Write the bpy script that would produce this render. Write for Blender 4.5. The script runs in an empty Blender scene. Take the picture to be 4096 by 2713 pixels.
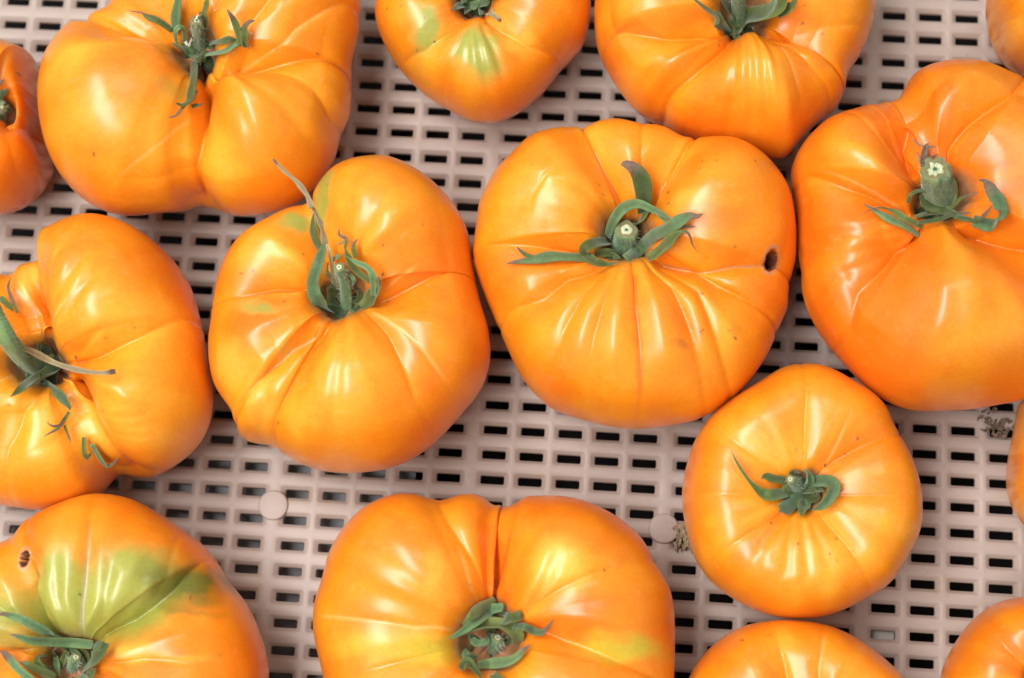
import bpy, math, random
import numpy as np
from mathutils import Matrix, Vector

random.seed(4)
scene = bpy.context.scene
COL = scene.collection
MM = 0.001

# ------------------------------------------------------------------ camera
cam_data = bpy.data.cameras.new('camera')
cam_data.lens = 61.3675
cam_data.sensor_width = 36.0
cam_data.clip_start = 0.01
cam_data.clip_end = 50
cam_data.dof.use_dof = True
cam_data.dof.focus_distance = 0.566
cam_data.dof.aperture_fstop = 9.0
cam = bpy.data.objects.new('camera', cam_data)
COL.objects.link(cam)
m = Matrix([[0.996786, -0.053037, 0.060035], [0.064883, 0.974071, -0.216739], [-0.046983, 0.219938, 0.974382]]).to_4x4()
m.translation = Vector([40.399, -251.133, 595.797]) * MM
cam.matrix_world = m
scene.camera = cam

# ------------------------------------------------------------------ light: shaded market stall, open sky above and to the left
world = bpy.data.worlds.new('World')
scene.world = world
world.use_nodes = True
bg = world.node_tree.nodes['Background']
bg.inputs[0].default_value = (1.0, 0.985, 0.965, 1)
bg.inputs[1].default_value = 0.36

def area(name, loc, target, sx, sy, power, col, rot=0.0):
    l = bpy.data.lights.new(name, 'AREA')
    l.shape = 'RECTANGLE'; l.size = sx; l.size_y = sy; l.energy = power; l.color = col
    o = bpy.data.objects.new(name, l); COL.objects.link(o)
    o.location = loc
    q = (Vector(target) - Vector(loc)).to_track_quat('-Z', 'Y')
    o.rotation_euler = q.to_euler()
    o.rotation_euler.rotate_axis('Z', rot)
    return o
area('sky_opening', (-0.36, -0.22, 1.15), (0.0, -0.12, 0.03), 0.42, 1.25, 23.5, (1.0, 0.955, 0.965), 1.45)
area('back_opening', (0.22, 0.34, 1.25), (0.02, -0.12, 0.03), 0.36, 0.30, 1.8, (1.0, 0.97, 0.94), 0.3)

scene.view_settings.view_transform = 'Standard'
scene.view_settings.look = 'None'
scene.view_settings.gamma = 1.0
scene.view_settings.exposure = 0.06
scene.view_settings.use_curve_mapping = False
scene.render.engine = 'CYCLES'

# ------------------------------------------------------------------ helpers
def srgb(r, g, b):
    f = lambda c: c / 12.92 if c <= .04045 else ((c + .055) / 1.055) ** 2.4
    return (f(r / 255), f(g / 255), f(b / 255))

def mesh_obj(name, verts, faces, mat, parent=None, cols=None, smooth=True, origin=(0, 0, 0)):
    """verts in mm (world); linked as one mesh object whose origin is `origin` (mm)"""
    v = (np.asarray(verts, float) - np.asarray(origin, float)) * MM
    me = bpy.data.meshes.new(name)
    me.from_pydata(v.tolist(), [], faces)
    if smooth:
        me.polygons.foreach_set('use_smooth', np.ones(len(me.polygons), dtype=bool))
    if cols is not None:
        a = me.color_attributes.new('Col', 'FLOAT_COLOR', 'POINT')
        c = np.ones((len(v), 4), dtype=np.float32); c[:, :3] = cols
        a.data.foreach_set('color', c.ravel())
    me.materials.append(mat)
    me.update()
    o = bpy.data.objects.new(name, me)
    COL.objects.link(o)
    if parent is not None:
        o.parent = parent
        pl = PARENT_LOC[parent.name]
        o.location = (Vector(origin) - Vector(pl)) * MM
    else:
        o.location = Vector(origin) * MM
    PARENT_LOC[o.name] = tuple(origin)
    return o
PARENT_LOC = {}

def empty(name, loc):
    o = bpy.data.objects.new(name, None); COL.objects.link(o)
    o.location = Vector(loc) * MM; o.empty_display_size = .01
    PARENT_LOC[o.name] = tuple(loc)
    return o

def tag(o, label, cat, group=None):
    o['label'] = label; o['category'] = cat
    if group: o['group'] = group
    return o

class NT:
    def __init__(s, name):
        s.m = bpy.data.materials.new(name); s.m.use_nodes = True
        s.t = s.m.node_tree; s.b = s.t.nodes['Principled BSDF']
    def n(s, kind, **k):
        x = s.t.nodes.new(kind)
        for a, b in k.items(): setattr(x, a, b)
        return x
    def l(s, a, b): s.t.links.new(a, b)
    def noise(s, scale, detail=3, rough=.5, vec=None):
        x = s.n('ShaderNodeTexNoise'); x.inputs['Scale'].default_value = scale
        x.inputs['Detail'].default_value = detail; x.inputs['Roughness'].default_value = rough
        if vec is not None: s.l(vec, x.inputs['Vector'])
        return x
    def ramp(s, fac, stops):
        r = s.n('ShaderNodeValToRGB'); e = r.color_ramp.elements
        while len(e) > 1: e.remove(e[-1])
        for i, (p, c) in enumerate(stops):
            q = e[0] if i == 0 else e.new(p)
            q.position = p; q.color = (*c, 1) if len(c) == 3 else c
        s.l(fac, r.inputs[0]); return r
    def mix(s, fac, a, b, mode='MIX'):
        x = s.n('ShaderNodeMix', data_type='RGBA', blend_type=mode)
        for sock, v in ((x.inputs[0], fac), (x.inputs[6], a), (x.inputs[7], b)):
            if hasattr(v, 'is_output'): s.l(v, sock)
            elif isinstance(v, (int, float)): sock.default_value = v
            else: sock.default_value = (*v, 1)
        return x.outputs[2]
    def bump(s, h, strength, dist):
        x = s.n('ShaderNodeBump'); x.inputs['Strength'].default_value = strength; x.inputs['Distance'].default_value = dist
        s.l(h, x.inputs['Height']); s.l(x.outputs[0], s.b.inputs['Normal']); return x

# ------------------------------------------------------------------ materials
def mat_skin():
    k = NT('tomato_skin')
    ca = k.n('ShaderNodeVertexColor'); ca.layer_name = 'Col'
    tc = k.n('ShaderNodeTexCoord')
    n1 = k.noise(900, 2, .6, tc.outputs['Object'])
    n2 = k.noise(160, 4, .6, tc.outputs['Object'])
    c = k.mix(1.0, ca.outputs[0], k.ramp(n1.outputs[0], [(.35, (.94, .90, .90)), (.65, (1.0, 1.0, 1.0))]).outputs[0], 'MULTIPLY')
    c = k.mix(1.0, c, k.ramp(n2.outputs[0], [(.3, (.96, .88, .80)), (.7, (1.0, 1.0, 1.0))]).outputs[0], 'MULTIPLY')
    k.l(c, k.b.inputs['Base Color'])
    r = k.ramp(n2.outputs[0], [(.3, (.46,) * 3), (.75, (.56,) * 3)])
    k.l(r.outputs[0], k.b.inputs['Roughness'])
    k.b.inputs['IOR'].default_value = 1.45
    k.b.inputs['Specular IOR Level'].default_value = .35
    k.b.inputs['Coat Weight'].default_value = .95
    k.b.inputs['Coat Roughness'].default_value = .28
    k.b.inputs['Coat IOR'].default_value = 1.42
    k.b.inputs['Subsurface Weight'].default_value = .22
    k.b.inputs['Subsurface Radius'].default_value = (1.0, .38, .06)
    k.b.inputs['Subsurface Scale'].default_value = .006
    k.bump(n1.outputs[0], .10, .0004)
    return k.m

def mat_leaf(name, rough=.62):
    k = NT(name)
    ca = k.n('ShaderNodeVertexColor'); ca.layer_name = 'Col'
    tc = k.n('ShaderNodeTexCoord')
    n1 = k.noise(700, 3, .6, tc.outputs['Object'])
    c = k.mix(.35, ca.outputs[0], k.ramp(n1.outputs[0], [(.3, (.35, .35, .35)), (.7, (1.0, 1.0, 1.0))]).outputs[0], 'MULTIPLY')
    k.l(c, k.b.inputs['Base Color'])
    k.b.inputs['Roughness'].default_value = rough
    k.b.inputs['Specular IOR Level'].default_value = .3
    k.b.inputs['Sheen Weight'].default_value = .35
    k.b.inputs['Sheen Roughness'].default_value = .5
    k.b.inputs['Sheen Tint'].default_value = (.75, .95, .8, 1)
    k.bump(n1.outputs[0], .35, .0006)
    return k.m

def mat_tray():
    k = NT('beige_plastic')
    tc = k.n('ShaderNodeTexCoord')
    n1 = k.noise(16, 4, .6, tc.outputs['Object'])
    n2 = k.noise(70, 5, .7, tc.outputs['Object'])
    n3 = k.noise(420, 3, .6, tc.outputs['Object'])
    base = k.ramp(n1.outputs[0], [(.3, (.355, .285, .232)), (.7, (.405, .345, .30))]).outputs[0]
    st = k.ramp(n2.outputs[0], [(.56, (0, 0, 0)), (.74, (1, 1, 1))])
    base = k.mix(.0, base, base)
    mx = k.n('ShaderNodeMath', operation='MULTIPLY'); k.l(st.outputs[0], mx.inputs[0]); mx.inputs[1].default_value = .6
    base = k.mix(mx.outputs[0], base, (.36, .27, .17))
    sp = k.ramp(n3.outputs[0], [(.66, (0, 0, 0)), (.72, (1, 1, 1))])
    mx2 = k.n('ShaderNodeMath', operation='MULTIPLY'); k.l(sp.outputs[0], mx2.inputs[0]); mx2.inputs[1].default_value = .35
    base = k.mix(mx2.outputs[0], base, (.22, .15, .10))
    k.l(base, k.b.inputs['Base Color'])
    k.b.inputs['Roughness'].default_value = .48
    k.b.inputs['Specular IOR Level'].default_value = .4
    k.b.inputs['Subsurface Weight'].default_value = .0
    k.bump(n3.outputs[0], .18, .0005)
    return k.m

def mat_plain(name, a, b, scale, rough=.7, bump=.2):
    k = NT(name); tc = k.n('ShaderNodeTexCoord')
    n = k.noise(scale, 4, .6, tc.outputs['Object'])
    k.l(k.ramp(n.outputs[0], [(.3, a), (.7, b)]).outputs[0], k.b.inputs['Base Color'])
    k.b.inputs['Roughness'].default_value = rough
    k.bump(n.outputs[0], bump, .0008)
    return k.m

SKIN = mat_skin()
LEAF = mat_leaf('green_sepal')
STEM = mat_leaf('stem_green', .7)
TRAY = mat_tray()
TABLE = mat_plain('dark_table', (.010, .008, .008), (.022, .017, .016), 30)
BOARD = mat_plain('grey_board', (.36, .36, .36), (.48, .48, .48), 40)
PAPER = mat_plain('paper', (.62, .58, .50), (.74, .70, .62), 60)

# ------------------------------------------------------------------ fruit surface
def sstep(a, b, x):
    t = np.clip((x - a) / (b - a + 1e-12), 0, 1)
    return t * t * (3 - 2 * t)

def vnoise(p, seed):
    """smooth value noise in [-1,1] for an (...,3) array"""
    i = np.floor(p).astype(np.int64)
    f = p - i
    f = f * f * (3 - 2 * f)
    def h(a, b, c):
        n = (a * 374761393 + b * 668265263 + c * 1274126177 + seed * 974634777) & 0x7fffffff
        n = ((n ^ (n >> 13)) * 1103515245) & 0x7fffffff
        n = ((n ^ (n >> 16)) * 69069) & 0x7fffffff
        return (n % 65536) / 32767.5 - 1.0
    r = 0
    for dx in (0, 1):
        for dy in (0, 1):
            for dz in (0, 1):
                w = (f[..., 0] if dx else 1 - f[..., 0]) * (f[..., 1] if dy else 1 - f[..., 1]) * (f[..., 2] if dz else 1 - f[..., 2])
                r = r + w * h(i[..., 0] + dx, i[..., 1] + dy, i[..., 2] + dz)
    return r

def fbm(p, seed, octv=3):
    r = 0; a = 1.0; s = 0
    for k in range(octv):
        r = r + a * vnoise(p * (2 ** k) + 7.3 * k, seed + k); s += a; a *= .5
    return r / s

def polar_interp(rad, th):
    """periodic Catmull-Rom of equally spaced polar radii"""
    n = len(rad)
    x = (th % (2 * np.pi)) / (2 * np.pi) * n
    i = np.floor(x).astype(int); f = x - i
    p0, p1, p2, p3 = (rad[(i + k) % n] for k in (-1, 0, 1, 2))
    return p1 + .5 * f * (p2 - p0 + f * (2 * p0 - 5 * p1 + 4 * p2 - p3 + f * (3 * (p1 - p2) + p3 - p0)))

def tomato_surface(d, NT=360, NP=132):
    """grid of points (NT,NP,3) in mm, plus theta, rho, side masks; d is one fruit's table"""
    S = np.array(d['stem'], float)
    th = np.linspace(0, 2 * np.pi, NT, endpoint=False)
    R = polar_interp(np.array(d['rad'], float), th)
    Rm = R.mean()
    Ht, Hb, D = d['ht'], d['hb'], d['dimple']
    rd = d.get('rd', 8.0)
    ntop = int(NP * .70)
    # profile parameter: 0 = stem scar, 1 = equator, 2 = blossom end
    u = np.concatenate([np.linspace(0, 1, ntop), np.linspace(1, 2, NP - ntop + 1)[1:]])
    U = np.broadcast_to(u, (NT, NP)); RR = R[:, None] + 0 * U
    rdn = np.clip(rd / RR, .05, .45)
    ut = np.clip(U, 0, 1)
    # the dimple wall occupies the first 16 % of the parameter, the shoulder the rest
    a = np.clip(ut / .16, 0, 1)
    rho_d = rdn * (1 - (1 - a) ** 2.0 * 1.0) * .92
    b = np.clip((ut - .16) / .84, 0, 1)
    ang = b * (np.pi / 2)
    rho_s = rdn * .92 + (1 - rdn * .92) * np.sin(ang) ** 1.0 * (0.55 + .45 * np.sin(ang) ** .8) / 1.0
    rho = np.where(ut < .16, rho_d, rho_s)
    crest = np.clip(rdn * .8 + d.get('crest', .36), .3, .68)
    e1 = np.clip((rho - crest) / (1 - crest), 0, 1)
    zt = np.where(rho > crest, np.clip(1 - e1 ** 2.25, 0, 1) ** (1 / 2.05), 1.0)
    e2 = np.clip((crest - rho) / crest, 0, 1)
    wall = np.exp(-(np.clip(rho / rdn, 0, 9) / .98) ** 3.2)
    bowl = e2 ** 2.0
    Hth = Ht * (R / Rm) ** d.get('hpow', .45)
    bump = np.zeros_like(U)
    for (tx, amp, wd) in d.get('bumps', []):
        dd = (th - tx + np.pi) % (2 * np.pi) - np.pi
        bump = bump + (amp * np.exp(-(dd / wd) ** 2))[:, None] * sstep(.12, .55, rho)
    Hth = Hth[:, None] + bump
    z = Hth * zt - D * wall - d.get('bowl', 7.0) * bowl
    z = np.where(wall > .5, z * (1 - sstep(.5, 1, wall)) + sstep(.5, 1, wall) * (Ht - D - d.get('bowl', 7.0)), z)
    ub = np.clip(U - 1, 0, 1) * (np.pi / 2)
    rho = np.where(U > 1, np.cos(ub) ** .72, rho)
    z = np.where(U > 1, -Hb * np.sin(ub) ** 1.25, z)
    # blossom end gathers under the middle of the fruit, not under the stem
    C = np.array(d['mid'], float)
    mixb = sstep(1.0, 2.0, U)
    # one fixed direction per meridian; under the equator it drifts to the middle
    ct, st = np.cos(th)[:, None], np.sin(th)[:, None]
    X = S[0] + RR * rho * ct + mixb * (C[0] - S[0]) * (1 - rho)
    Y = S[1] + RR * rho * st + mixb * (C[1] - S[1]) * (1 - rho)
    # the stem side leans: whole top half shears a little
    P = np.stack([X, Y, z + Hb], -1)
    def normals(P):
        dt = np.roll(P, -1, 0) - np.roll(P, 1, 0)
        dp = np.empty_like(P); dp[:, 1:-1] = P[:, 2:] - P[:, :-2]; dp[:, 0] = P[:, 1] - P[:, 0]; dp[:, -1] = P[:, -1] - P[:, -2]
        n = np.cross(dp, dt)
        n /= np.linalg.norm(n, axis=-1, keepdims=True) + 1e-9
        return n
    n = normals(P)
    TH = th[:, None] + 0 * U
    top = U <= 1
    acc = np.zeros_like(U); ribs = np.zeros_like(U); lines = {}
    for gi, g in enumerate(d['grooves']):
        pts = np.array(g['p'], float) - S
        ga = np.unwrap(np.arctan2(pts[:, 1], pts[:, 0]))
        gr = np.hypot(pts[:, 0], pts[:, 1]) / polar_interp(np.array(d['rad'], float), ga)
        o = np.argsort(gr); ga = ga[o]; gr = gr[o]
        rr = np.where(top, rho, 1.0)
        tg = np.interp(rr, gr, ga)
        dth = (TH - tg + np.pi) % (2 * np.pi) - np.pi
        dist = np.abs(dth) * np.maximum(rho, .12) * RR
        w = g['w'] * (.45 + .55 * rr)
        x = dist / w
        if g.get('rib'):
            k = np.exp(-(x * x) * 1.2)
            win = sstep(gr[0] - .16, gr[0] + .05, rr) * (1 - sstep(gr[-1] - .05, gr[-1] + .14, rr)) * top
            ribs = ribs + g['d'] * k * win
        else:
            wide = np.exp(-(x / 2.3) ** 2)
            y = 1 - np.minimum(np.sqrt((x / 4.6) ** 2 + .00012), 1)
            k = .34 * wide + .66 * (1 - np.sqrt(1 - .997 * y * y))
            ramp = .30 + .70 * sstep(.05, .34, rr)
            fall = 1 + (min(g['r'], .5) - 1) * sstep(.55, 1.0, rr)
            under = np.where(top, 1, 1 - sstep(1.0, 1.6, U))
            acc = acc + (((2.3 if g['d'] < 3.4 else 3.2) if g['d'] < 6 else 2.3) * g['d'] * k * ramp * fall * under) ** 3.0
        if g.get('c'):
            lines[gi] = (dist, rr, gr, g['c'], top)
    depth = acc ** (1 / 3.0)
    cen = np.array([C[0], C[1], Hb * .75])
    rdir = P - cen
    rdir /= np.linalg.norm(rdir, axis=-1, keepdims=True) + 1e-9
    rdir = rdir * .8 + n * .2
    P = P - rdir * depth[..., None] - n * ribs[..., None]
    q = P / 1000.0
    sd = d['seed']
    fade = sstep(.08, .3, np.where(top, rho, 1))
    P = P + n * (d.get('lump', .7) * fade * fbm(q * 38, sd, 2) + .16 * fade * fbm(q * 110, sd + 9, 2))[..., None]
    # faint meridian ribbing
    cph = fbm(np.stack([np.cos(TH) * 4.5, np.sin(TH) * 4.5, rho * .9], -1), sd + 20, 2)
    P = P + n * (d.get('ribbing', .38) * sstep(.25, .7, rho) * cph * np.where(top, 1, 1 - sstep(1, 1.6, U)))[..., None]
    holes = []
    for (hx, hy, ha, hb, hang, hd) in d.get('holes', []):
        dx, dy = P[..., 0] - hx, P[..., 1] - hy
        c, s = np.cos(hang), np.sin(hang)
        e = np.hypot((dx * c + dy * s) / ha, (-dx * s + dy * c) / hb)
        e = np.where(top, e, 9)
        holes.append(e)
        P = P - (n * .55 + np.array((0, 0, .45))) * (hd * (1 - sstep(.62, 1.0, e)))[..., None]
    return P, U, rho, TH, RR, depth, lines, holes, normals(P)

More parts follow.
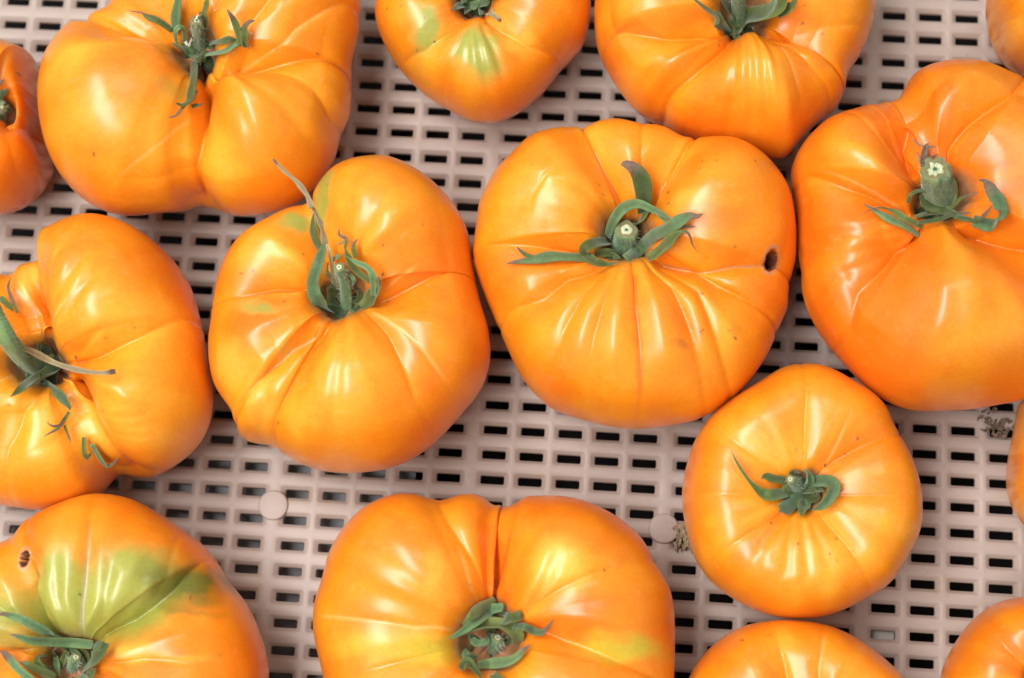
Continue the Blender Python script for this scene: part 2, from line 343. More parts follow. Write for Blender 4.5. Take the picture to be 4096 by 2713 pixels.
# fruit tables: plan positions, outlines, grooves, sepals in mm
DATA = {
 't1': {"ht":33,"hb":33,"dimple":13,"rd":9,"seed":22,"bumps":[[-2.5,5,0.5],[-0.85,4,0.45]],"stem":[-106.25,-35.09],"mid":[-103.47,-50.19],"rad":[57.71,56.23,54.78,54.16,54.16,54.43,55.21,56.59,57.68,58.51,59.37,60.41,61.02,61.13,60.87,60.4,59.93,59.51,58.98,58.36,57.59,56.19,54.69,53.22,51.82,50.6,49.5,48.57,47.68,46.9,46.22,45.67,45.28,44.97,44.62,44.37,43.96,43.31,42.73,42.24,41.65,40.99,40.41,40.13,40.12,40.33,40.72,41.24,41.81,42.42,42.88,44.08,46.93,50.25,52.6,55.24,56.11,55.49,54.9,54.54,54.37,54.48,54.79,55.27,55.96,56.72,57.48,58.16,58.78,59.42,60.07,60.72,61.35,61.87,62.31,62.6,62.71,62.61,62.37,62.09,61.71,61.03,60.07,58.86,57.53,56.56,56.16,56.17,56.14,55.39,55.33,56.53,57.42,58.02,58.46,58.5,58.23,57.92,57.83,58.04,58.42,58.93,59.22,59.3,59.21,59.03,58.67,58.18,57.6,57.08,56.66,56.21,56.03,55.17,54.7,54.5,54.78,55.41,56.33,57.34],"grooves":[{"p":[[-100.72,-49.14],[-99.04,-63.03],[-99.17,-74.45],[-100.45,-82.43],[-102.59,-86.32]],"d":13,"w":6,"r":0.6},{"p":[[-110.59,-32.36],[-114.53,-31.49],[-122.03,-29.06],[-133.03,-27.2]],"d":11,"w":5.5,"r":0.6},{"p":[[-94.38,-45.4],[-84.91,-41.44],[-69.77,-40.47],[-55.47,-35.75]],"d":9,"w":5,"r":0.6,"c":"dark"},{"p":[[-91.98,-42.7],[-82.19,-40.48],[-68.16,-30.1],[-55.48,-14.43]],"d":3,"w":3,"r":0.3,"c":"yel"},{"p":[[-88.93,-43.53],[-74.74,-44.14],[-61.47,-50.3],[-57.07,-56.79]],"d":3,"w":4,"r":0.8},{"p":[[-102.97,-29.61],[-98.45,-26.82],[-94.66,-15.66]],"d":2.5,"w":4,"r":0.3},{"p":[[-108.12,-28.52],[-108.9,-23],[-113.3,-11.72]],"d":2,"w":4,"r":0.3},{"p":[[-94.3,-38.85],[-83.45,-28.56],[-75.95,-14.97]],"d":2,"w":4,"r":0.3},{"p":[[-84.64,-51.35],[-73.22,-58.52],[-65.48,-65.53]],"d":0.8,"w":3,"r":0,"rib":1},{"p":[[-89.77,-54.87],[-83.18,-64.79],[-79.34,-73.99]],"d":0.8,"w":3,"r":0,"rib":1},{"p":[[-105.37,-67.43],[-116.63,-78.33],[-130.27,-86.49]],"d":0.12,"w":1.2,"r":0,"rib":1,"c":"yel"}],"holes":[],"blot":[[-110.7,-55.2,6.3,4.2,"green",0.35],[-122.3,-46.7,12.6,7,"deep",0.5]],"spots":[[-132.5,-78.2],[-130.2,-28.6],[-64.1,-37],[-76.7,-38.2]],"calyx":{"sep":[{"p":[[-113.93,-30.62,53.2],[-117.83,-29.08,57.17],[-121.65,-27.99,58.21],[-123.66,-26.88,58.29],[-127.04,-26.4,57.91],[-129.49,-25.38,57.44]],"w":2.73,"dry":0.5,"sh":0,"th":1},{"p":[[-113.37,-30.69,51.19],[-111.5,-27.9,59.07],[-109.77,-24.62,64.77],[-109.55,-22.44,66.09]],"w":3.51,"dry":1.2,"sh":1},{"p":[[-103.78,-30,52.8],[-100.88,-29.1,62.98],[-99.09,-27,68.16],[-98.76,-25.04,69.94]],"w":2.93,"dry":1.2,"sh":0},{"p":[[-109.51,-33.1,51.41],[-108.84,-31.84,57.39],[-109.41,-32.33,60.32],[-110.71,-33.3,59.93],[-111.53,-34.23,57.29],[-111.26,-35.93,53.97],[-109.48,-34.03,55.55]],"w":1.76,"dry":1.2,"sh":1},{"p":[[-105.47,-37.25,44.47],[-109.51,-35.49,45.84],[-111.62,-35.68,50.68],[-112.83,-36.38,56.39]],"w":3.12,"dry":1.2,"sh":1},{"p":[[-88.79,-38.84,65.04],[-92.88,-41.01,63.62],[-101.63,-37.19,49.8],[-103.61,-38.22,49.05],[-105.05,-39.49,46.62],[-105.08,-43.07,45.45]],"w":3.51,"dry":0.72,"sh":1},{"p":[[-101.06,-33.17,50.27],[-92.86,-38.01,65.15],[-88.79,-37.96,65.48]],"w":3.12,"dry":1.3,"sh":0},{"p":[[-87.51,-39.77,64.53],[-87.97,-36.72,67.3],[-88.83,-33.87,70.11],[-89.93,-32.34,73.08],[-90.98,-31.04,74.11]],"w":2.34,"dry":0.6,"sh":0},{"p":[[-85.79,-39.23,62.64],[-85.7,-37.11,67.05],[-85.81,-34.55,67.75],[-84.16,-33.15,68.9],[-82.64,-32.37,69]],"w":2.73,"dry":0.6,"sh":0},{"p":[[-107.68,-37.85,44.95],[-104.67,-48.71,55.65],[-104.14,-53.89,58.13],[-103.93,-57.28,59.95],[-104.93,-60.12,63.03],[-106.46,-60.75,65.32]],"w":3.9,"dry":1.3,"sh":0},{"p":[[-103.12,-52.2,53.8],[-103.14,-55.75,57.19],[-104.55,-59.5,60.61],[-105.82,-63.17,62.69],[-107.54,-64.76,63.15],[-109.12,-65.55,65.12]],"w":1.36,"dry":0.35,"sh":0},{"p":[[-103.05,-59.31,57.84],[-101.49,-58.09,56.37],[-100.58,-56.1,53.58]],"w":2.15,"dry":0.7,"sh":0}],"stem":{"p":[[-105.97,-32.63,43.06],[-104.81,-32.02,53.82],[-102.57,-32,65.66]],"w":3.91,"kind":1},"frag":[{"p":[[-105.96,-32.58,54.3],[-102.87,-31.28,64.66],[-100.03,-31.73,72.01]],"w":1.17,"dry":0,"sh":3},{"p":[[-103.1,-32.16,58.76],[-100.81,-32.18,67.69]],"w":1.17,"dry":0,"sh":3},{"p":[[-108.39,-35.02,50.94],[-106.06,-34.07,56.38]],"w":1.17,"dry":0,"sh":3},{"p":[[-109.51,-33.84,51.71],[-108.71,-34.99,50.82]],"w":1.17,"dry":0,"sh":3}]}},
 't2': {"ht":30,"hb":28,"dimple":9,"rd":7,"seed":39,"stem":[-13.89,-12.26],"mid":[-9.69,-21.31],"rad":[39.14,39.39,39.64,39.84,39.94,39.94,39.94,39.96,40.07,40.14,40.11,40.13,40.23,40.37,40.53,40.59,40.73,40.8,40.9,40.31,39.44,38.66,37.97,37.5,37.05,36.46,35.89,35.43,35.03,34.74,34.52,34.32,34.2,34.14,34.1,34.09,34.15,34.31,34.48,34.72,34.99,35.14,35.32,35.6,35.87,36.17,36.36,36.6,36.92,37.24,37.63,37.98,38.38,38.23,37.83,37.36,36.92,36.55,36.32,36.13,35.87,35.52,35.12,34.69,34.31,34.06,33.93,33.86,33.78,33.66,33.53,33.43,33.42,33.53,33.39,33.09,32.86,32.67,32.53,32.42,32.44,32.62,32.85,33.16,33.55,33.91,34.21,34.63,35.15,35.66,36.05,36.35,36.61,36.82,36.96,36.99,36.91,36.74,36.5,36.19,35.85,35.54,35.25,35.05,34.97,35,35.1,35.22,35.35,35.51,35.74,36,36.06,36.28,36.74,37.32,37.9,38.25,38.56,38.89],"grooves":[{"p":[[-17.47,-22.09],[-24.54,-29.48],[-30.08,-33.3],[-38.99,-33.46]],"d":3,"w":5,"r":0.4},{"p":[[-15.16,-26.41],[-20.44,-38.36],[-23.55,-45.04]],"d":1.5,"w":5,"r":0.5},{"p":[[-8.43,-20.98],[7.14,-30.97],[17.38,-28.58]],"d":3,"w":6,"r":0.6},{"p":[[-11.68,-28.12],[-9.79,-35.37],[-7.66,-42.22]],"d":1,"w":2.6,"r":0,"rib":1},{"p":[[-9.22,-26.46],[-5.31,-33.75],[-2.62,-39.34]],"d":1,"w":2.2,"r":0,"rib":1},{"p":[[-14.17,-29.66],[-13.72,-37.96],[-13.77,-43.26]],"d":0.6,"w":2.2,"r":0,"rib":1},{"p":[[-12.18,-8.46],[-4.47,-3.18],[0.54,8.27]],"d":3,"w":5,"r":0.4},{"p":[[-19.08,-11.77],[-30.07,-8.97],[-38.11,-2.02]],"d":3,"w":5,"r":0.4}],"holes":[],"blot":[[-29.4,-26.4,5.9,9.2,"green",1.2],[-10,-34.2,8.7,9.8,"green",1.3],[3.3,-28.3,4.2,4.2,"yel",0.5]],"spots":[[-25.6,-29.8],[-42.6,-18.4]],"calyx":{"sep":[{"p":[[-8.36,-15.06,49.72],[-13.97,-13.56,43.89],[-17.57,-14.03,44.61],[-19.05,-18.58,53.5],[-20.7,-20.75,56.2]],"w":3.51,"dry":0.8,"sh":1},{"p":[[-15.23,-10.99,41.13],[-15.83,-14.65,43.67],[-16.42,-18.93,49.54]],"w":2.93,"dry":1.3,"sh":0},{"p":[[-12.92,-10.61,40.5],[-11.83,-14.58,43.92],[-10.78,-20.72,53.58]],"w":3.31,"dry":1.3,"sh":0},{"p":[[-15.56,-10.41,41.21],[-17.07,-11.99,45.38],[-17.84,-15.51,49.41]],"w":2.34,"dry":1.3,"sh":1},{"p":[[-7.78,-18.52,50.56],[-4.17,-22.47,53.33]],"w":2.73,"dry":0,"sh":2},{"p":[[-14.51,-10.63,41.1],[-17.53,-10.95,50.07],[-19.88,-11.11,57.16]],"w":3.12,"dry":1.3,"sh":0},{"p":[[-9.91,-11.25,42.99],[-5.24,-14.14,57.08],[-2.27,-12.25,61.41]],"w":3.12,"dry":1.3,"sh":0}],"stem":{"p":[[-12.4,-10.25,39.73],[-10.49,-11.47,49.84],[-9.11,-12.6,61.52]],"w":3.48,"kind":0},"frag":[]}},
 't3': {"ht":33,"hb":32,"dimple":12,"rd":9,"seed":56,"bumps":[[-1.45,4,0.5]],"stem":[75.93,-14.35],"mid":[78.83,-25.88],"rad":[45.53,45.98,46.43,46.89,47.29,47.6,48.02,48.46,48.77,48.94,48.98,49.06,49.22,49.31,49.37,49.37,49.47,49.03,48.33,47.6,47.03,46.49,46.04,45.6,45.2,44.96,44.75,44.67,44.7,44.67,44.64,44.65,44.65,44.7,44.78,44.86,44.97,45.13,45.42,45.87,46.37,47,47.71,48.54,49.39,49.98,50,49.93,49.95,50.02,50.04,50.16,50.27,50.26,50.15,50.04,50.01,50.05,50.02,50.11,50.49,51.16,51.99,52.82,53.29,51.63,49.93,48.39,47.1,46.13,45.39,44.94,44.96,45.16,45.31,45.37,45.36,45.29,44.74,44.08,43.42,42.79,42.24,41.62,41.16,40.81,40.5,40.26,40.22,40.36,40.67,41.2,41.89,42.69,43.7,44.86,45.99,46.61,46.14,45.01,44.15,43.56,43.18,43.04,43.11,43.46,44.15,45.03,45.94,47.07,48.27,47.95,45.88,44.11,42.96,42.37,42.32,42.64,43.44,44.48],"grooves":[{"p":[[69.42,-27.35],[63.69,-35.44],[56.68,-43.21],[49.71,-47.79]],"d":4.5,"w":4,"r":0.5},{"p":[[67.67,-21.93],[58.09,-25.46],[45.44,-28.52],[28.78,-24.31]],"d":5,"w":4.5,"r":0.6},{"p":[[67.78,-29.13],[63.25,-37.52],[60.99,-46.73],[59.25,-51.91]],"d":1.8,"w":3.5,"r":0.4},{"p":[[87.13,-22.72],[96.74,-25.86],[105.01,-28.6],[110.97,-33.39]],"d":5.5,"w":4.5,"r":0.85},{"p":[[84.44,-24.49],[94.19,-30.31],[100.61,-36.78],[107.9,-41.16]],"d":3.2,"w":4.5,"r":0.8},{"p":[[87.13,-21],[110.23,-20.06],[120.99,-14.23]],"d":2,"w":4,"r":0.4},{"p":[[71.97,-8.53],[60.92,-0.89],[52.06,10.51]],"d":3,"w":5,"r":0.3},{"p":[[79.11,-8.16],[88.95,0.43],[100.38,13.97]],"d":3,"w":5,"r":0.3},{"p":[[73.75,-30.81],[73.55,-43.25],[73.47,-50.62]],"d":0.9,"w":2.3,"r":0,"rib":1},{"p":[[77.43,-31.93],[78.4,-44.68],[80.11,-51.87]],"d":0.9,"w":2.2,"r":0,"rib":1},{"p":[[81.1,-31.17],[82.77,-43.6],[84.48,-52.08]],"d":0.9,"w":2.2,"r":0,"rib":1},{"p":[[84.31,-30.86],[87.31,-42.27],[89.32,-52.19]],"d":0.6,"w":2.2,"r":0,"rib":1},{"p":[[89,-29.53],[93.12,-39.06],[96.2,-47.09]],"d":0.15,"w":1.5,"r":0,"rib":1,"c":"yel"},{"p":[[59.37,-29.04],[50.02,-35.7],[43.52,-40.39]],"d":0.8,"w":2.5,"r":0,"rib":1},{"p":[[62.29,-31.74],[54.53,-40.7],[48.24,-45.56]],"d":0.7,"w":2.5,"r":0,"rib":1}],"holes":[],"blot":[[42.4,-23,9.8,8.4,"yel",0.25]],"spots":[[95.4,-20.7],[101.9,-23.5]],"calyx":{"sep":[{"p":[[72.27,-18.48,42.88],[66.99,-21.8,61.06],[62.33,-22.53,71.31],[58.54,-22.03,77.23]],"w":3.9,"dry":1.3,"sh":1},{"p":[[76.46,-16.76,44.04],[72.74,-14.55,50.09],[67.89,-16.73,65.46]],"w":3.9,"dry":1.3,"sh":0},{"p":[[75.37,-16.95,43.28],[79.23,-16.26,48.63],[83.55,-18.7,58.38],[86.95,-19.1,66.64],[88.67,-17.27,70.81]],"w":10.53,"dry":1.3,"sh":0},{"p":[[87.15,-20.53,62.31],[90.95,-19.32,66.86],[92.06,-18.03,71.51]],"w":3.51,"dry":1.3,"sh":0},{"p":[[73.16,-17.96,42.47],[74.06,-15.42,48.3],[76.58,-11.89,51.11]],"w":3.9,"dry":1.3,"sh":1},{"p":[[72.26,-18.21,42.98],[74.38,-18.25,45.52]],"w":4.68,"dry":1.3,"sh":0}],"stem":{"p":[[74.88,-15.27,41.46],[74.64,-13.43,50.9],[73.06,-14.04,67.71],[71.63,-14.03,79.1]],"w":4.93,"kind":0},"frag":[]}},
 't4': {"ht":27,"hb":26,"dimple":8,"rd":6,"seed":73,"stem":[180.47,-1.54],"mid":[177.34,-4.27],"rad":[21.36,21.39,21.49,21.56,21.41,21.13,20.89,20.62,20.39,20.2,20.06,19.92,19.87,19.81,19.71,19.57,19.48,19.41,19.36,19.4,19.39,19.38,19.43,19.56,19.67,19.77,19.92,20.01,20,20.04,20.19,20.39,20.55,20.71,20.83,20.91,20.87,20.85,20.93,21,21.08,21.28,21.41,21.55,21.79,21.85,21.79,21.63,21.27,20.9,20.57,20.29,20.07,19.89,19.69,19.37,19.02,18.69,18.38,18.13,17.93,17.74,17.57,17.43,17.32,17.21,17.15,17.12,17.1,17.13,17.17,17.22,17.29,17.37,17.44,17.53,17.61,17.7,17.76,17.85,17.95,18.09,18.24,18.42,18.61,18.8,18.99,19.13,19.29,19.44,19.63,19.85,20.12,20.45,20.8,21.2,21.56,21.86,22.06,22.21,22.32,22.46,22.54,22.61,22.57,22.51,22.47,22.49,22.57,22.6,22.62,22.52,22.32,22.06,21.85,21.65,21.52,21.48,21.45,21.38],"grooves":[{"p":[[174.28,-9.22],[167.38,-9.76],[162.41,-4.65]],"d":2,"w":4,"r":0.5},{"p":[[176.94,-13.91],[177.77,-19.26],[183.23,-21.15]],"d":2,"w":4,"r":0.4},{"p":[[183.99,-1.17],[189.39,-3],[195.55,1.18]],"d":2,"w":4,"r":0.4}],"holes":[],"blot":[[167.5,-12,4.2,4.2,"yel",0.4]],"spots":[]},
 't5': {"ht":36,"hb":36,"dimple":13,"rd":9,"seed":90,"bumps":[[-1.5,6,0.5],[1.3,3,0.4],[3,3,0.35]],"stem":[141.46,-78.02],"mid":[134.85,-78.88],"rad":[59.07,58.93,58.87,58.9,59.05,59.09,58.95,58.74,58.54,58.27,57.94,57.77,57.72,57.78,57.96,58.36,58.87,59.48,60.13,60.93,59.77,58.18,56.86,55.8,54.97,54.26,53.59,52.88,52.2,51.76,51.58,51.38,50.98,50.37,48.88,47.02,46.2,46.98,48.52,47.48,46.94,46.97,47.16,46.81,46.63,47.15,48.07,48.29,48.41,48.52,48.61,48.92,49.33,49.68,50.02,50.17,50.02,49.88,48.57,47.25,46.21,45.44,44.93,44.64,44.54,44.61,44.84,45.21,45.78,46.65,48.07,49.67,51.01,52.17,53.32,54.54,55.84,57.27,58.88,60.47,60.51,60.67,61.13,61.72,62.32,63.06,63.84,64.57,65.16,65.37,65.29,65.1,64.9,64.77,64.88,65.1,65.28,65.67,66.26,66.78,66.98,66.97,66.77,66.44,66.05,65.82,65.85,66.12,66.69,67.59,68.74,70.19,70.46,67.91,65.64,63.76,62.13,60.85,59.99,59.44],"grooves":[{"p":[[131.71,-83.74],[117.25,-81.62],[105.54,-78.11],[95.32,-71.08]],"d":4.8,"w":5,"r":0.35},{"p":[[135.04,-71.59],[129.57,-64.08],[126.88,-56.47],[127.33,-45.72]],"d":8.5,"w":6,"r":0.85},{"p":[[129.85,-68.17],[122.97,-57.69],[119.94,-49.27]],"d":3,"w":4,"r":0.8},{"p":[[124.17,-66.14],[117.51,-58.85],[112.33,-51.13]],"d":2,"w":4,"r":0.8},{"p":[[143.17,-69.71],[143.67,-59.47],[148.17,-53.66],[155.87,-46.17],[165.93,-39.1]],"d":6.5,"w":6,"r":0.5},{"p":[[131.53,-95.38],[122.25,-102.18],[117.87,-109.23],[111.1,-116.18],[110.98,-125.25]],"d":9.5,"w":6.5,"r":0.3},{"p":[[146.59,-89.8],[157.86,-94.8],[164.43,-97.85],[192.26,-101.73]],"d":9.5,"w":6,"r":0.6},{"p":[[126.49,-91.63],[110.54,-93.23],[100.46,-92.36]],"d":0.8,"w":2.6,"r":0,"rib":1},{"p":[[125.76,-95.38],[114.29,-99.43],[103.41,-101.08]],"d":0.9,"w":2.8,"r":0,"rib":1},{"p":[[123.13,-99.8],[114.47,-104.15],[104.34,-108.02]],"d":1,"w":3,"r":0,"rib":1},{"p":[[135.25,-59.03],[134.32,-49.22],[135.43,-40.77]],"d":0.8,"w":4,"r":0,"rib":1},{"p":[[139.73,-63.65],[138.56,-54.41],[140.04,-42.27]],"d":0.8,"w":4,"r":0,"rib":1},{"p":[[127.48,-82.61],[116.31,-79.47],[106.04,-75.1],[98.07,-70.43]],"d":0.15,"w":1.3,"r":0,"rib":1,"c":"yel"},{"p":[[134.65,-106.99],[134.14,-116.49],[131.14,-125.08]],"d":0.8,"w":5,"r":0,"rib":1},{"p":[[141.61,-104.12],[142.17,-117.9],[141.19,-127.66]],"d":0.7,"w":5,"r":0,"rib":1}],"holes":[],"blot":[[158.2,-123.7,8.4,8.4,"yel",0.3],[117.1,-105.9,8.4,11.2,"deep",0.5],[128.7,-135.5,22.4,8.4,"deep",0.35]],"spots":[],"calyx":{"sep":[{"p":[[134.56,-71.8,62.27],[134.1,-67.74,62.99],[134.29,-64.28,64.7],[135.25,-62.41,65.26]],"w":2.73,"dry":0.2,"sh":0},{"p":[[134,-63.6,64.78],[132.28,-62.44,63.67],[130.98,-59.75,60.77]],"w":0.78,"dry":0,"sh":2},{"p":[[135.31,-63.91,65.01],[137.53,-63.55,64.71]],"w":0.98,"dry":0,"sh":2},{"p":[[134.89,-68.49,63.2],[136.54,-66.84,63.67],[138.44,-65.92,65.05]],"w":1.36,"dry":0.4,"sh":0},{"p":[[133.51,-67.84,61.03],[132.46,-64.5,61.27]],"w":0.78,"dry":0,"sh":2},{"p":[[134.2,-90.24,57.42],[129.07,-89.48,62.7],[123.65,-87.95,65.2],[119.5,-85.63,64.78],[115.49,-83.25,64.25]],"w":3.12,"dry":0.85,"sh":1},{"p":[[134.48,-88.49,60.26],[128.96,-87.2,63.11],[125.55,-84.86,62.34],[121.78,-84.23,63.83],[117.7,-85.8,66.89],[113.55,-88.8,68.19]],"w":2.54,"dry":0.6,"sh":0,"th":1},{"p":[[135.94,-75.68,53.42],[137.6,-79.55,55.87],[142.21,-81.94,58.33],[145.27,-87.21,68.26],[149.8,-89.1,70.2]],"w":4.29,"dry":1.3,"sh":0},{"p":[[148.71,-88.24,69.03],[153.62,-89.54,69.06],[155.11,-89.59,73.71],[154.84,-88.16,78.98],[154.41,-84.73,78.52],[153.09,-82.35,77.35],[151.63,-78.98,76.14],[150.97,-77.16,74.27],[149.4,-76.51,72.91]],"w":5.07,"dry":0.66,"sh":1},{"p":[[150,-88.51,69.2],[151.41,-87.7,73.72],[152.73,-85.77,76.69]],"w":1.36,"dry":0.3,"sh":0},{"p":[[129.55,-81.76,63.11],[129.76,-80.38,66.45],[132.47,-78.39,64.63],[137.11,-76.16,58.32],[138.38,-76.17,65.31],[140.14,-75.31,68.64],[142.64,-75.62,68.22],[144.29,-78.18,64.04],[143.82,-81.36,61.84],[141.11,-83.11,57.73],[134,-85.53,62.66]],"w":1.56,"dry":0.9,"sh":0},{"p":[[132.07,-86.05,62.17],[138.06,-81.86,53.57],[143.1,-81.99,60.03],[146.1,-79.72,63.8],[150.03,-80.11,71.95]],"w":1.76,"dry":0.8,"sh":0},{"p":[[132.85,-88.39,62.53],[138.09,-88.65,67.63],[144.68,-85.45,65.13],[148.34,-86.74,71.41]],"w":1.76,"dry":0.7,"sh":0}],"stem":{"p":[[143.48,-79.37,47.25],[141.14,-76.37,55.04],[138.28,-74.51,65.02],[136.45,-73.17,71.07]],"w":9.86,"kind":1},"frag":[]}},
 't6': {"ht":34,"hb":33,"dimple":13,"rd":9.5,"seed":107,"bumps":[[0.45,4,0.4],[2.6,3,0.4],[-1.6,3,0.6]],"stem":[41.32,-94.78],"mid":[47.06,-97.94],"rad":[58.26,57.77,57.43,57.21,57.27,57.65,58.01,58.16,58.12,57.87,57.52,57.05,56.46,55.83,55.22,54.67,54.2,53.64,53.02,52.38,52.12,50.81,48.54,47.46,46.81,46.3,45.75,45.3,45.34,45.08,44.97,45.07,45.58,46.4,47.31,48.15,48.91,49.82,50.73,50.45,50.29,50.16,50.21,50.5,50.82,50.79,50.53,50.3,50.29,50.55,50.9,51.06,51.08,51.21,51.48,51.69,51.79,51.93,52.31,52.9,53.58,54.33,55.07,54,52.74,51.69,50.85,50.23,50.01,50.25,50.85,51.77,52.52,52.38,52.4,52.64,53,53.54,54.29,55.17,56.14,57.23,57.94,58.09,57.93,57.84,57.97,58.06,58.11,58.26,58.78,59.5,60.18,60.4,60.16,60.09,60.3,60.89,61.71,62.5,62.48,62.09,62.09,61.83,61.13,60.21,59.45,59.27,59.5,60.01,60.72,61.62,60.97,59.7,58.95,59.01,59.44,60.33,59.77,58.89],"grooves":[{"p":[[40.23,-84.98],[38.37,-79.84],[32.14,-69.16],[26.43,-59.46]],"d":5,"w":5,"r":0.8},{"p":[[45.11,-83.94],[45.44,-75.53],[44.75,-66.75],[44.76,-57.43]],"d":2.5,"w":3.5,"r":0.6},{"p":[[47.43,-84.2],[49.78,-77.32],[52.62,-70.16],[58.93,-61.99]],"d":8,"w":5.5,"r":0.8},{"p":[[50.47,-80.84],[56.02,-68.94],[65.21,-61.85]],"d":1.6,"w":3,"r":0.7},{"p":[[29.81,-101.94],[16.35,-102.58],[6.1,-101.97],[-7.9,-100.07]],"d":4.5,"w":6.5,"r":0.4},{"p":[[32.17,-107.64],[19.62,-113.67],[12.33,-121.18],[1.15,-123.05]],"d":3.8,"w":5.5,"r":0.35},{"p":[[33.63,-109.48],[27.42,-119.17],[23.01,-129.27],[20.88,-135.97],[16.73,-145.43]],"d":2.6,"w":3.6,"r":0.2},{"p":[[38.42,-110.83],[35.52,-119.88],[32.85,-132.21],[30.97,-148.85]],"d":1.6,"w":3.2,"r":0.15},{"p":[[44.33,-110.36],[45.34,-121.16],[47.58,-135.77],[49.01,-151.87]],"d":2.5,"w":3.2,"r":0.25,"c":"brown"},{"p":[[49.75,-107.89],[57.39,-115.08],[62.24,-124.95],[65.76,-134.1],[69.54,-147.41]],"d":3,"w":3.6,"r":0.3},{"p":[[53.05,-106.61],[66.84,-115.99],[71.31,-126.27],[74.69,-135.64],[77.7,-142.47]],"d":3.2,"w":3.6,"r":0.3},{"p":[[55.04,-105.61],[69.04,-109.42],[76.81,-114.59],[85.08,-117.36],[92.06,-119.33]],"d":4.8,"w":4.5,"r":0.45},{"p":[[55.7,-105.26],[69,-108.6],[81.57,-105.93],[95.71,-102.53]],"d":6,"w":4.5,"r":0.85,"c":"scar"},{"p":[[18.83,-76.51],[11.11,-85.27],[2.96,-90]],"d":0.8,"w":6,"r":0,"rib":1},{"p":[[26.11,-84.38],[15.25,-85.34],[5.38,-83.33]],"d":0.7,"w":6,"r":0,"rib":1}],"holes":[[87.99,-100.98,1.6800000000000002,2.8000000000000003,-0.3,9]],"blot":[[59.7,-132.8,3.1,1.4,"brown",0.5],[77.1,-125,2.8,2,"brown",0.25],[61.5,-86.2,8.4,4.2,"yel",0.5]],"spots":[[63.6,-75.3],[64.3,-72.2],[68.8,-72.4],[54.2,-81.4],[54.3,-86.1],[66,-127.9],[66.9,-127.2],[75.6,-125.8],[77.3,-127.9],[81.4,-70.8],[66.1,-114.7],[75.8,-99.9]],"calyx":{"sep":[{"p":[[47.37,-86.04,52.17],[46.83,-83.33,57.01],[46.32,-80.12,60.11],[45.02,-77.19,62.06],[42.52,-74.87,63.86],[40.12,-73.76,63.65],[38.76,-73.93,63.09]],"w":5.85,"dry":0.6,"sh":0},{"p":[[35.62,-93.92,50.11],[37.34,-90.59,57.38],[40.3,-86.47,58.12],[44.77,-85.95,61.39],[49.51,-87.87,62.36],[53.14,-91.71,69.05],[55.86,-93.58,70.55]],"w":3.51,"dry":1.3,"sh":1},{"p":[[51.18,-90.42,65.39],[53.51,-93.7,68.69],[54.4,-94.97,68.36]],"w":1.56,"dry":1.3,"sh":1},{"p":[[42.27,-104.22,60.3],[46.33,-97.08,48.29],[50.46,-96.55,62.87],[54.6,-96.11,71.29],[57.79,-94.3,73.3],[60.79,-92.68,73.57],[63.17,-92.89,74.2],[64.85,-92.25,74.68]],"w":4.68,"dry":0.72,"sh":1},{"p":[[53.9,-96.85,69.37],[56.89,-95.53,70.69],[59.59,-95.48,70.49],[62.95,-95.23,70.23]],"w":1.36,"dry":0.5,"sh":1},{"p":[[49.12,-103.57,59.22],[52.89,-101.54,62.37],[55.45,-100.23,68.22],[57.49,-98.66,72.37],[59.56,-97.94,73.16],[61.13,-98.95,72.1],[62.15,-100.82,69.52],[64,-102.41,66.54]],"w":3.9,"dry":0.6,"sh":0,"th":1},{"p":[[35.72,-95.73,48.82],[31.6,-99.75,60.17],[28.83,-101.65,62.36],[29.2,-103.62,59.77],[31.97,-106.41,63.23],[36.22,-106.85,62.54],[39.86,-106.22,64.05]],"w":3.9,"dry":0.95,"sh":0},{"p":[[30.54,-103.19,57.43],[23.32,-104.21,60.82],[17.62,-104.9,62.24],[13.15,-105.97,62.17],[8.32,-106.66,60.67],[3.99,-107.14,58.98]],"w":3.9,"dry":0.8,"sh":1},{"p":[[13.4,-105.61,61.96],[9.87,-104.52,61.47],[7.8,-102.82,60.62],[7.08,-102.11,61.02]],"w":1.36,"dry":0.5,"sh":0},{"p":[[31.7,-101.71,55.41],[35.96,-100.76,54.35],[40.58,-99.42,46.71]],"w":2.93,"dry":1.3,"sh":0},{"p":[[34.68,-103.02,55.53],[37.37,-101.03,53],[40.34,-103.39,57.93]],"w":2.54,"dry":1.3,"sh":0},{"p":[[44.54,-88.74,46.98],[47.41,-87.64,53.59],[48.39,-84.52,53.11]],"w":3.51,"dry":1.3,"sh":0}],"stem":{"p":[[40.79,-96.83,42.7],[41.15,-94.8,49.08],[41.52,-93.18,55.61]],"w":7.83,"kind":2},"frag":[]}},
